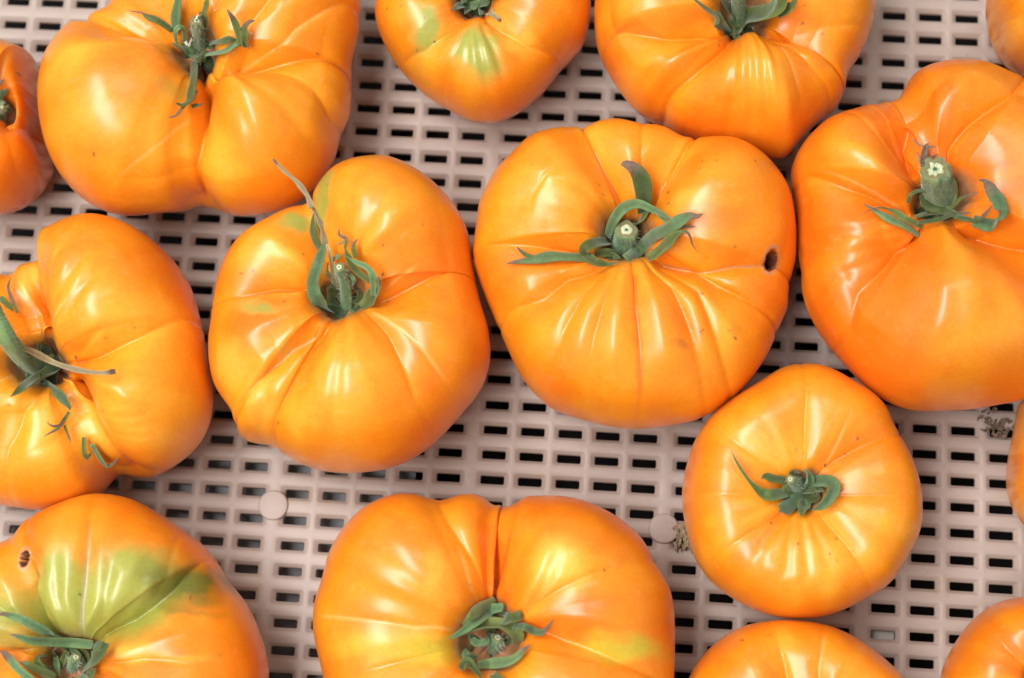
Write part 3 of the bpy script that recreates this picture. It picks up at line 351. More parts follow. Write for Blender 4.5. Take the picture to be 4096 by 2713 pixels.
 't7': {"ht":35,"hb":34,"dimple":13,"rd":9.5,"seed":124,"bumps":[[-1.4,5,0.5],[0.95,5,0.5]],"stem":[-48.72,-118.98],"mid":[-50.71,-123.17],"rad":[47.03,47.02,47.27,47.77,48.57,49.45,48.39,47.44,46.78,46.4,46.35,46.61,47.03,47.52,48.01,48.6,49.18,49.62,49.89,50.07,50.27,50.59,50.96,51.22,51.44,51.74,51.85,51.55,51.08,50.62,50.19,49.92,49.74,49.45,49.03,48.51,47.86,47.06,45.41,43.68,43,42.43,41.83,41.26,40.81,40.56,40.57,40.78,41.22,41.88,42.71,43.49,44.11,44.49,44.89,45.43,46.02,46.67,47.37,48.12,48.93,49.94,51.1,50.26,49.81,49.67,49.74,49.89,50.03,50.22,50.49,50.96,51.58,52.17,53.01,54.21,55.99,58.84,60.05,58.74,56.97,56.31,57.14,57.84,56.75,55.87,55.21,54.83,54.58,54.36,54.24,54.19,54.28,54.48,54.71,54.92,55.06,55,54.84,54.65,54.44,54.16,53.84,53.46,52.7,52.07,51.75,51.73,51.69,51.58,51.39,51.2,50.98,50.67,50.24,49.68,48.95,48.22,47.67,47.27],"grooves":[{"p":[[-52.33,-110.12],[-56.25,-102.94],[-59.06,-96.13],[-60.76,-90.66]],"d":9,"w":5.5,"r":0.9},{"p":[[-49.64,-108.5],[-52.17,-101.11],[-52.71,-85.5]],"d":1,"w":3,"r":0.3},{"p":[[-35.81,-120.69],[-23.91,-117.28],[-14.6,-112.8],[-8.05,-108.01]],"d":7,"w":5.5,"r":0.6,"c":"dark"},{"p":[[-56.17,-116.8],[-64.51,-116.89],[-75.48,-118.16],[-88.64,-123.05]],"d":4.5,"w":6.5,"r":0.5},{"p":[[-52.68,-128.03],[-56.93,-136.97],[-63.56,-143.89],[-68.3,-149.83],[-74.95,-154.68],[-79.75,-159.21]],"d":4.5,"w":4.5,"r":0.8,"c":"scar2"},{"p":[[-50.71,-129.86],[-56.65,-142.06],[-60.59,-151.2],[-63.5,-158.83],[-68.44,-167.63]],"d":4.8,"w":4,"r":0.9},{"p":[[-37.83,-126.93],[-29.74,-134.14],[-24.21,-143.82],[-20.53,-154.4]],"d":2.8,"w":5,"r":0.2},{"p":[[-36.52,-125.94],[-25.02,-132.84],[-17.16,-140.31],[-11.42,-148.32]],"d":1.5,"w":4,"r":0.2,"c":"yel"},{"p":[[-43.28,-105.52],[-39.46,-99.36],[-36,-90.84]],"d":0.9,"w":5,"r":0,"rib":1},{"p":[[-39.3,-110.4],[-32.29,-105.64],[-25.91,-99.74]],"d":0.9,"w":5,"r":0,"rib":1},{"p":[[-31.25,-116.95],[-25.35,-112.6],[-20.36,-107.78]],"d":0.12,"w":1.2,"r":0,"rib":1,"c":"yel"},{"p":[[-70.28,-160.76],[-71.07,-156.27],[-69.45,-151.44]],"d":1,"w":3.5,"r":0,"rib":1},{"p":[[-43.54,-134.05],[-44.46,-147.33],[-45.42,-161.18]],"d":0.6,"w":3,"r":0,"rib":1}],"holes":[],"blot":[[-57.5,-88.7,3.4,13.3,"green",1.2],[-65.7,-95.5,7,4.5,"green",1.1],[-72.6,-126.9,9.2,2.8,"green",0.9],[-65.6,-139.7,8.4,2.8,"green",0.45],[-69,-109.5,8.4,2.2,"yel",0.5],[-81.1,-145.1,5.6,7,"yel",0.6],[-70.5,-156.8,4.2,9.8,"yel",0.5]],"spots":[[-80.5,-115.4],[-76.6,-114.5],[-65.1,-124.7],[-34.5,-106.1],[-34.6,-114],[-64.9,-162.3],[-33.6,-120.9]],"calyx":{"sep":[{"p":[[-52.4,-124.1,50.8],[-55.46,-122.54,60.06],[-56.49,-118.24,63.04],[-54.84,-113.75,67.29],[-53.98,-107.93,66.38],[-53.69,-105.3,66.2]],"w":4.68,"dry":1.3,"sh":1},{"p":[[-51.9,-108.55,76],[-52.96,-103.87,78],[-54.44,-100.75,79],[-56.03,-97.91,80]],"w":1.95,"dry":0.3,"sh":2},{"p":[[-56.01,-98.19,80],[-57.83,-94.24,81],[-60.83,-90.78,82],[-64.64,-87.73,82],[-69.26,-83.58,82]],"w":1.95,"dry":0,"sh":2},{"p":[[-51.25,-116.06,48.95],[-51.51,-112.47,58.93],[-52.31,-107.65,65.7],[-54.02,-103.65,66.85]],"w":1.56,"dry":0.1,"sh":4},{"p":[[-55.65,-105.81,59.53],[-57.89,-102.72,60.43],[-59.33,-98.22,60.1],[-59.76,-92.78,56.93]],"w":2.73,"dry":0.9,"sh":0},{"p":[[-51.3,-115.74,48.84],[-51.91,-114.1,55.24],[-53.07,-113.55,59.96],[-52.9,-109.95,60.48]],"w":2.34,"dry":0.1,"sh":4},{"p":[[-41.3,-124.1,57.94],[-37.69,-121.12,59.9],[-34.83,-119,67.71],[-34.6,-117.41,72.89]],"w":4.68,"dry":1.3,"sh":0},{"p":[[-37.12,-120.64,62.6],[-36.56,-117.03,69.45],[-38.33,-114.24,71.26],[-42.41,-112.18,70.66],[-45.68,-110.56,70.77]],"w":2.34,"dry":1.3,"sh":1},{"p":[[-38.23,-116.67,63.99],[-42.98,-113.75,65.39],[-45.07,-110.39,70.28],[-46.2,-107.86,71.62]],"w":2.34,"dry":1.3,"sh":0},{"p":[[-46.22,-108.19,71.26],[-45.86,-105.56,72.51],[-48.57,-103.59,70.08],[-48.65,-101.66,70.73]],"w":1.17,"dry":0.3,"sh":0},{"p":[[-42.95,-110.53,69.67],[-43.44,-107.3,71.12],[-42.22,-105.07,72.44]],"w":1.56,"dry":0.6,"sh":0},{"p":[[-46.49,-105.94,70.74],[-49.2,-105.82,66.33]],"w":0.98,"dry":0,"sh":2},{"p":[[-51.38,-108.8,59.17],[-47.81,-109.15,66.3]],"w":1.95,"dry":1.3,"sh":1},{"p":[[-45.49,-113.55,60.39],[-44.12,-115.87,60.81],[-45.61,-116.5,54.66]],"w":1.36,"dry":1.3,"sh":1},{"p":[[-50.36,-122.79,45.22],[-52.17,-118.87,47.81],[-52.15,-114.29,52.6]],"w":3.9,"dry":1.3,"sh":0}],"stem":{"p":[[-47.99,-121.83,45.39],[-47.52,-118.47,51.81],[-47.62,-114.92,59.21],[-48.31,-113.11,66.16]],"w":3.91,"kind":0},"frag":[]}},
 't8': {"ht":37,"hb":34,"dimple":14,"rd":9,"seed":141,"bumps":[[0.4,5,0.8],[-1.75,-7,0.5],[2.6,-6,0.7]],"stem":[-145.52,-147.53],"mid":[-133.44,-140.39],"rad":[53.5,53.05,52.78,52.75,52.94,53.33,53.96,54.81,54.8,54.51,54.39,54.44,54.6,54.71,54.75,54.78,54.88,55.07,55.36,55.73,56.09,56.38,56.58,56.67,56.62,56.45,56.18,55.81,55.44,55.23,55.17,55.41,56.19,56.63,53.61,50.41,47.94,46.41,44.54,42.04,41.39,41.9,42.5,43.24,44.06,45.06,46.11,47.06,48.06,49.09,50.04,50.91,51.72,51.96,51.99,51.93,51.84,51.79,51.81,51.85,51.82,51.75,51.63,51.52,51.5,51.59,51.74,52.02,52.46,52.6,51.83,51.01,50.16,49.41,48.81,48.35,48.09,47.9,47.66,47.4,47.14,46.87,46.51,46.15,45.84,45.6,45.53,45.62,45.6,45.38,45.01,44.57,44.19,43.96,43.95,44.13,44.42,44.72,44.89,44.48,43.74,43.63,45.42,48.76,51.86,53.07,53.72,54.11,54.15,53.91,53.66,53.69,53.96,54.34,54.7,54.92,54.91,54.73,54.38,53.96],"grooves":[{"p":[[-130.71,-148.53],[-119.77,-146.91],[-112.42,-143.55],[-104.88,-138.3],[-96.44,-127.76]],"d":5.5,"w":6,"r":0.22},{"p":[[-132.74,-156.73],[-127.8,-162.04],[-123.85,-168.88],[-122.01,-174.24],[-116.52,-179.53]],"d":14,"w":6,"r":0.9},{"p":[[-145.09,-139.02],[-148.14,-130.62],[-151.92,-122.99]],"d":13,"w":6,"r":0.9},{"p":[[-150.55,-151.82],[-154.27,-155.91],[-170.87,-160.04]],"d":3,"w":4,"r":0.4,"c":"yel"},{"p":[[-140.24,-157.23],[-145.11,-165.81],[-149.5,-177.89]],"d":1.6,"w":3.5,"r":0.3},{"p":[[-149.79,-145.28],[-159.05,-140.85],[-176.76,-133.89]],"d":2,"w":4,"r":0.3},{"p":[[-128.58,-127.08],[-135.16,-133.97],[-140.1,-139.31]],"d":0.15,"w":1.6,"r":0,"rib":1,"c":"yel"},{"p":[[-118.68,-137.99],[-123.29,-140.84],[-128.36,-144.67]],"d":0.9,"w":2.6,"r":0,"rib":1},{"p":[[-108.66,-162.18],[-117.65,-161.72],[-126.15,-159.43]],"d":0.4,"w":4,"r":0,"rib":1},{"p":[[-105.31,-164.69],[-115.13,-168.41],[-122.62,-168.81]],"d":0.45,"w":3,"r":0,"rib":1},{"p":[[-103.39,-167.24],[-111.86,-170.93],[-120.22,-171.68]],"d":0.35,"w":3,"r":0,"rib":1},{"p":[[-104.06,-170.7],[-111.49,-174.18],[-117.5,-174.34]],"d":0.3,"w":3,"r":0,"rib":1},{"p":[[-129.27,-117.2],[-133.51,-125.99],[-137.53,-131.33]],"d":0.8,"w":3,"r":0,"rib":1},{"p":[[-121.71,-116.22],[-126.3,-125.92],[-131.35,-134.05]],"d":0.8,"w":3,"r":0,"rib":1},{"p":[[-136.12,-111.35],[-140.21,-120.34],[-143.11,-128.52]],"d":0.7,"w":3,"r":0,"rib":1}],"holes":[],"blot":[[-152.2,-118.2,3.5,11.2,"yel",0.8],[-130,-163,8.4,11.2,"yel",0.4],[-110.3,-168.9,16.8,5.6,"yel",0.35],[-115,-114.4,11.2,9.8,"deep",0.35]],"spots":[[-130.8,-145.6]],"calyx":{"sep":[{"p":[[-147.3,-145.02,71.9],[-143.59,-145.52,63.06],[-136.95,-147.85,59.19],[-125.22,-151.84,70.77],[-117.04,-153.11,76.46],[-113.52,-152.09,74.43]],"w":2.34,"dry":0,"sh":2},{"p":[[-140.99,-147.22,46.28],[-143.45,-152.06,53.85],[-143.47,-157.82,68.05],[-145.92,-161.44,72.55]],"w":4.68,"dry":0.95,"sh":0},{"p":[[-143.79,-152.31,48.61],[-135.53,-156.57,58.93],[-131.43,-160.19,60.85],[-130.54,-162.64,60.03]],"w":3.9,"dry":1.3,"sh":1},{"p":[[-130.73,-163.16,60.58],[-131.83,-165.32,60.66],[-132.35,-168.03,63.34],[-134.27,-168.51,65.44],[-135.85,-167.48,66.06]],"w":1.36,"dry":0.4,"sh":0},{"p":[[-132.08,-169.06,63.79],[-136.2,-172.42,66.06]],"w":0.98,"dry":0.3,"sh":0},{"p":[[-131.49,-167.56,60.9],[-129.22,-173.16,58.78]],"w":0.98,"dry":0.4,"sh":0},{"p":[[-126.46,-170.33,56.05],[-126.23,-174.6,55.07],[-125.39,-176.23,52.5],[-124.3,-174.12,52.77]],"w":1.76,"dry":0.6,"sh":0},{"p":[[-124.18,-172.09,54.02],[-122.55,-175.52,48.94],[-121.67,-177.05,41.79],[-116.69,-175.02,47.91]],"w":2.15,"dry":0.8,"sh":1},{"p":[[-152.16,-131.55,58.24],[-154.69,-126.52,59.43],[-156.25,-123.23,58.59],[-156.95,-119.26,55.46]],"w":1.17,"dry":0.2,"sh":0},{"p":[[-157.72,-127.41,60.61],[-153.07,-131.54,59.78]],"w":2.34,"dry":1.3,"sh":0},{"p":[[-147.85,-145.95,48.7],[-148.33,-143.21,54.51]],"w":3.51,"dry":1.3,"sh":1},{"p":[[-149.35,-148.17,52.04],[-149.44,-149.14,60.03]],"w":2.73,"dry":1.3,"sh":1}],"stem":{"p":[[-147.53,-147.11,47.46],[-147.96,-146.38,60.05],[-147.97,-143.75,75.34],[-151.44,-138.5,78.02],[-154.53,-133.67,79.64]],"w":6.09,"kind":0},"frag":[]}},
 't9': {"ht":27,"hb":27,"dimple":6,"rd":5,"seed":158,"bowl":4,"stem":[-173.75,-57.41],"mid":[-174.65,-58.33],"rad":[10.4,10.29,10.21,10.15,10.12,10.12,10.14,10.19,10.26,10.37,10.51,10.68,10.89,11.14,11.44,11.79,12.19,12.67,13.23,13.9,14.69,15.63,16.78,18.23,20.08,22.41,25.13,27.27,27.32,27.14,27.15,27.42,27.96,28.32,28.66,28.87,28.89,28.84,28.83,28.77,28.61,28.54,28.35,28.08,27.85,27.73,27.74,27.78,27.75,27.69,27.73,27.86,28.03,28.33,28.71,29.13,29.63,30.18,30.85,31.56,32.26,32.98,33.7,34.6,35.21,34.7,34.45,34.3,34.18,34.07,34.01,33.96,34.04,34.28,34.69,35.09,35.43,35.73,35.94,36.06,36.21,36.35,36.53,36.69,36.67,35.96,35.01,34.13,33.32,32.57,31.89,31.23,30.47,29.61,28.68,27.74,26.78,25.78,24.8,23.88,23.01,22.21,21.44,20.67,19.89,19,17.99,16.92,15.87,14.93,14.12,13.43,12.84,12.34,11.9,11.52,11.21,10.94,10.72,10.54],"grooves":[{"p":[[-166.88,-64.03],[-164.35,-64.04],[-162.75,-62.22],[-162.46,-61.58]],"d":6,"w":5,"r":0.7},{"p":[[-167.39,-66.96],[-164.94,-72.15],[-164.7,-80.5]],"d":1.8,"w":4,"r":0.3},{"p":[[-171.95,-52.14],[-170.09,-43.94],[-169.64,-36.13]],"d":2.5,"w":3,"r":0.5,"c":"scar2"},{"p":[[-170.53,-55.24],[-165,-53.17],[-165.48,-47.35]],"d":2,"w":4,"r":0.4},{"p":[[-176.2,-59.99],[-185.65,-59.82],[-197.09,-62.05]],"d":4,"w":5,"r":0.4},{"p":[[-171.38,-68.18],[-174.62,-81.3],[-183.88,-90.28]],"d":3,"w":5,"r":0.4}],"holes":[],"blot":[[-167,-47.1,5.6,8.4,"deep",0.6]],"spots":[[-168.4,-44.5]],"calyx":{"sep":[{"p":[[-174,-55.56,44.43],[-171.26,-53.48,46.66],[-168.8,-52.42,49.07]],"w":2.54,"dry":1.3,"sh":1},{"p":[[-172.44,-52.98,52.12],[-171.3,-50.68,50.28],[-170.07,-49.56,49.94]],"w":1.95,"dry":0.1,"sh":0}],"stem":{"p":[[-175.2,-57.06,39.88],[-171.82,-58.3,45.8],[-170.04,-59.08,48.98]],"w":2.32,"kind":2},"frag":[]}},
 't10': {"ht":36,"hb":33,"dimple":12,"rd":10,"seed":175,"stem":[-123.33,-240.75],"mid":[-115.51,-220.85],"rad":[59.43,59.45,58.83,58.2,57.52,56.78,56.07,55.33,54.7,54.21,53.91,53.88,54.14,54.86,55.91,55,54.27,53.75,53.56,53.61,53.36,53.24,53.29,53.56,53.93,54.32,54.74,55.1,55.51,55.87,55.74,55.3,54.78,54.22,53.68,53.36,53.47,53.98,54.67,55.07,52.28,49.5,48.6,48.61,49.04,49.73,50.48,51.15,51.83,52.2,51.76,51.37,51.02,50.67,50.49,50.64,51.04,51.76,52.63,53.68,54.8,56.08,55.23,54.1,53.07,52.2,51.54,50.99,50.61,50.19,49.86,49.54,49.28,48.97,48.67,48.31,48.14,48.07,48.14,48.23,48.51,48.9,49.4,50,50.66,50.36,49.61,49,48.46,48.1,47.99,48.1,48.27,48.42,48.78,49.28,49.99,50.84,51.92,53.1,54.43,55.9,57.56,58.91,58.84,58.72,58.6,58.55,58.53,58.67,58.95,59.21,59.49,59.69,59.84,59.96,59.99,59.86,59.57,59.41],"grooves":[{"p":[[-118.34,-231.96],[-117.7,-223.03],[-117.43,-211.05],[-118.34,-201.18],[-121.63,-188.95]],"d":1.6,"w":2.2,"r":0.2,"c":"grey"},{"p":[[-107.86,-232.13],[-99.83,-227.79],[-93.32,-222.51],[-88.02,-216],[-83.96,-205.16]],"d":4.5,"w":4,"r":0.3},{"p":[[-101.58,-227.89],[-93.84,-219.62],[-92.63,-208.74],[-94.4,-197.41]],"d":2,"w":3.5,"r":0.3},{"p":[[-130.17,-231.3],[-134.88,-223.07],[-136.58,-214.56],[-142.94,-201.5]],"d":3.6,"w":3,"r":0.8},{"p":[[-130.37,-236.85],[-134.57,-233.52],[-141.82,-228.39]],"d":2.5,"w":4,"r":0.4},{"p":[[-105.03,-241.39],[-95.64,-239.41],[-81.76,-239.34],[-65.77,-237.57]],"d":2.2,"w":4.5,"r":0.3},{"p":[[-131.61,-239.62],[-140.4,-240.96],[-161.02,-243.08]],"d":5,"w":5,"r":0.4},{"p":[[-108.2,-248.84],[-97.36,-263.28],[-92.65,-279.67]],"d":4,"w":5,"r":0.4},{"p":[[-126.92,-249.82],[-129.56,-265.4],[-135.69,-281.32]],"d":4,"w":5,"r":0.4},{"p":[[-122.49,-228.97],[-124.98,-221.55],[-126.8,-211.23]],"d":0.9,"w":3.4,"r":0,"rib":1},{"p":[[-111.05,-228.43],[-110.45,-220.64],[-110.13,-208.74]],"d":0.9,"w":3.4,"r":0,"rib":1},{"p":[[-104.58,-225.47],[-100.33,-217.36],[-99.13,-207.71]],"d":0.9,"w":4,"r":0,"rib":1},{"p":[[-127.99,-229.28],[-131.2,-221.88],[-133.07,-211.53]],"d":0.8,"w":3,"r":0,"rib":1}],"holes":[[-138.68,-210.03,1.12,2.3800000000000003,0.1,7]],"blot":[[-126,-222.2,10.4,17.1,"green",1.5],[-103.2,-218.1,14,15.4,"green",1.5],[-114.1,-224,8.4,13.3,"green",1.3],[-86.8,-214.5,10.6,6.2,"dgreen",1.1],[-94.8,-214.6,7,9.1,"dgreen",0.6],[-141.3,-227.4,8.7,10.5,"green",1],[-86.7,-221.9,11.2,1.7,"dgreen",0.5],[-101.1,-235.5,7,3.5,"yel",0.6],[-87.9,-237.2,12.6,2,"yel",0.35],[-139,-235,8.4,3.6,"green",0.7]],"spots":[[-118.5,-220.3],[-86.3,-218.7]],"calyx":{"sep":[{"p":[[-125.62,-233.74,53.46],[-129.01,-231.4,64.54],[-133.55,-229.1,69.27],[-136.87,-228.04,69.74],[-140.25,-227.47,69.86],[-142.27,-228.1,69.57]],"w":3.12,"dry":0.72,"sh":1},{"p":[[-115.16,-234.49,57.69],[-122.41,-234.19,55.77],[-127.88,-234.51,60.42],[-132.21,-234.51,65.47],[-135.5,-233.79,67.59],[-138.05,-233.48,68.5]],"w":3.31,"dry":0.86,"sh":1},{"p":[[-113.28,-233.87,60.76],[-112.59,-237.56,65.41],[-117.17,-240.18,52.08]],"w":2.73,"dry":1.3,"sh":1},{"p":[[-107.97,-234.48,69.39],[-108.76,-237.56,70.97],[-113.21,-240.78,64.23],[-119.81,-243.08,50.75]],"w":3.51,"dry":1.3,"sh":0},{"p":[[-123.75,-235.97,52.39],[-120.69,-238.58,52.89],[-119.19,-240.24,50.3]],"w":2.34,"dry":1.3,"sh":1},{"p":[[-124.64,-236.79,51.84],[-125.95,-239.79,51.72],[-126.3,-242.72,51.62]],"w":2.15,"dry":1.3,"sh":0},{"p":[[-128.13,-239.01,52.07],[-127.11,-241.91,53.34],[-125.7,-244.75,54.13]],"w":1.95,"dry":1.3,"sh":1},{"p":[[-127.97,-243.01,56.71],[-129.32,-242.81,59.85],[-130.54,-241.39,61.67],[-130.9,-239.94,60.69],[-129.74,-238.88,55.77]],"w":2.34,"dry":1.3,"sh":0},{"p":[[-126.35,-245.51,56.12],[-131.6,-242.72,64.14],[-135.13,-241.45,65.73]],"w":3.12,"dry":0.8,"sh":0},{"p":[[-130.54,-246.55,64.66],[-134.54,-243.64,66.66],[-137.57,-241.09,65.77],[-140.37,-239.16,64.98],[-141.71,-238.84,64.71]],"w":2.73,"dry":0.5,"sh":1},{"p":[[-113.94,-244.66,62.89],[-111.01,-241.93,67.71]],"w":2.73,"dry":1.3,"sh":0},{"p":[[-120.12,-243.85,49.36],[-110.85,-248.96,67.67],[-106.05,-253.79,70.99]],"w":3.51,"dry":1.3,"sh":0},{"p":[[-124.22,-245.42,48.78],[-121.88,-250.85,63.3],[-122.72,-256.08,67.12]],"w":3.51,"dry":1.3,"sh":0}],"stem":{"p":[[-125.14,-242.41,44.66],[-122.5,-240.77,51.85],[-121.23,-238.82,54.63]],"w":3.77,"kind":0},"frag":[]}},
 't11': {"ht":37,"hb":36,"dimple":13,"rd":11,"seed":192,"bumps":[[2.35,4,0.45],[0.75,4,0.45]],"stem":[6.78,-227],"mid":[3.15,-209.32],"rad":[57.96,57.4,57.18,57.32,57.73,58.27,58.83,59.21,59.45,59.4,59.43,59.4,59.43,59.3,58.84,58.3,57.72,57.08,56.43,55.72,54.96,54.25,53.6,53.01,52.45,52.26,52.54,52.81,52.13,52.28,53.09,51.42,51.6,51.67,51.17,50.78,50.83,51.26,52.34,53.57,55.54,57.2,58.3,59.12,59.84,60.5,60.98,61.34,61.41,61.13,60.76,60.41,59.94,59.28,58.81,58.67,58.76,58.74,58.47,57.79,57.03,56.24,55.52,55.13,55.07,55.29,55.57,55.54,55.72,56.06,56.46,56.94,57.58,58.41,59.24,60.06,60.84,61.52,62.15,61.9,61.38,60.84,60.27,59.74,59.26,58.87,58.69,58.76,59.04,59.58,60.4,61.38,62.51,61.77,60.84,60.09,59.56,59.39,59.46,59.66,59.86,60.04,60.31,60.47,60.52,60.54,60.68,60.89,60.99,60.94,60.79,60.53,60.35,60.33,60.52,60.82,61.14,61.51,60.05,58.84],"grooves":[{"p":[[8.4,-213.79],[8.82,-205.87],[8.78,-196.16],[7.42,-184.53]],"d":10,"w":5,"r":0.9,"c":"dark"},{"p":[[4.89,-214.03],[-0.52,-200.93],[-8.52,-190.11],[-12.29,-184.3]],"d":3,"w":5.5,"r":0.8},{"p":[[-2.32,-224.73],[-15.92,-224.58],[-35.47,-222.84],[-48.04,-221.79]],"d":1.4,"w":4,"r":0.2,"c":"yel"},{"p":[[17.59,-218.61],[28.36,-210.87],[39.77,-204.43],[54.28,-198.09]],"d":2.4,"w":5.5,"r":0.4},{"p":[[20.54,-224.54],[33.98,-227.15],[48.36,-230.79],[63.14,-236.11]],"d":4,"w":4.5,"r":0.4},{"p":[[18.88,-220.82],[35.56,-214.02],[61.06,-210.16]],"d":1.2,"w":4,"r":0.3},{"p":[[-2.12,-229.78],[-15.28,-234.37],[-34.53,-239.99]],"d":2.2,"w":5,"r":0.3},{"p":[[7.81,-238.84],[10.42,-253.75],[12.63,-278.7]],"d":4.5,"w":5,"r":0.4},{"p":[[-1.26,-236.93],[-12.53,-252.76],[-22.59,-268.45]],"d":3,"w":5,"r":0.4},{"p":[[-2.58,-219.74],[-16.71,-210.41],[-27.72,-204.52]],"d":1,"w":5,"r":0,"rib":1},{"p":[[-3.74,-222.35],[-20.31,-216.84],[-32.63,-213.53]],"d":0.9,"w":5,"r":0,"rib":1},{"p":[[19.43,-215.5],[24.04,-205.25],[26.02,-195.96]],"d":0.8,"w":4,"r":0,"rib":1},{"p":[[0.94,-212.56],[-1.38,-205.14],[-5.18,-197.58]],"d":0.12,"w":1.2,"r":0,"rib":1,"c":"yel"}],"holes":[],"blot":[[26.4,-202.4,9.1,9.1,"yel",0.9],[45.7,-226,16.8,4.5,"ygreen",1.2],[-17.2,-230.3,22.4,4.2,"ygreen",1],[-9.5,-206,6.3,8.4,"yel",0.6],[33.6,-193.9,12.6,5.6,"deep",0.4]],"spots":[[40.3,-203.5]],"calyx":{"sep":[{"p":[[7.36,-213.56,55.62],[4.23,-215.83,60.75],[1.48,-219.04,67.43],[-1.35,-222.02,66.85]],"w":3.31,"dry":1.3,"sh":0},{"p":[[10.44,-215.84,60.81],[5.89,-216.74,56.47],[2.22,-220.65,65.04],[-1.63,-224.16,67.97],[-5.13,-226.7,70.73]],"w":3.71,"dry":1.3,"sh":1},{"p":[[15.19,-225.58,61.39],[14.23,-223.32,63.77],[10.88,-221.61,61.87],[6.48,-221.56,60.84],[2.32,-223.17,63.93],[-1.25,-224.89,65.46]],"w":4.49,"dry":1.3,"sh":0},{"p":[[16.33,-218.56,68.14],[12.77,-219.64,65.53],[8.74,-220.08,55.92]],"w":3.9,"dry":1.3,"sh":0},{"p":[[14.09,-221.37,63.48],[17.05,-221.6,68.3],[19.9,-222.59,66.35],[22.66,-222.95,66.68],[24.33,-221.47,69.5],[25.99,-219.24,74.23]],"w":2.54,"dry":0.65,"sh":1},{"p":[[3.81,-233.29,61.98],[7.96,-232.68,59.74],[12.71,-232.24,66.06],[15.81,-230.6,68.14],[17.79,-228.5,69.42],[19.65,-226.88,69.95]],"w":3.31,"dry":0.75,"sh":1},{"p":[[1.21,-225.83,56.7],[3.11,-226.83,58.17],[5.7,-225.9,58.41],[5.45,-224.1,56.26]],"w":2.54,"dry":1.3,"sh":1},{"p":[[2.43,-231.58,58.98],[0.08,-230.81,61.78],[-0.31,-228.71,60.34]],"w":2.93,"dry":1.3,"sh":1},{"p":[[-0.52,-235.46,68.54],[0.62,-233.54,66.62],[2.8,-234.81,66.77],[5.31,-237.44,66.6]],"w":3.31,"dry":1.3,"sh":0},{"p":[[8.58,-236.07,61.99],[13.3,-241.09,71.35],[16.37,-245.95,75.67]],"w":3.51,"dry":1.3,"sh":0},{"p":[[9.57,-217.45,54.72],[12.71,-218.35,63.41]],"w":1.95,"dry":1.3,"sh":1}],"stem":{"p":[[7.26,-228.46,48.16],[8.13,-226.69,53.7],[8.81,-224.81,56.21]],"w":4.35,"kind":0},"frag":[]}},
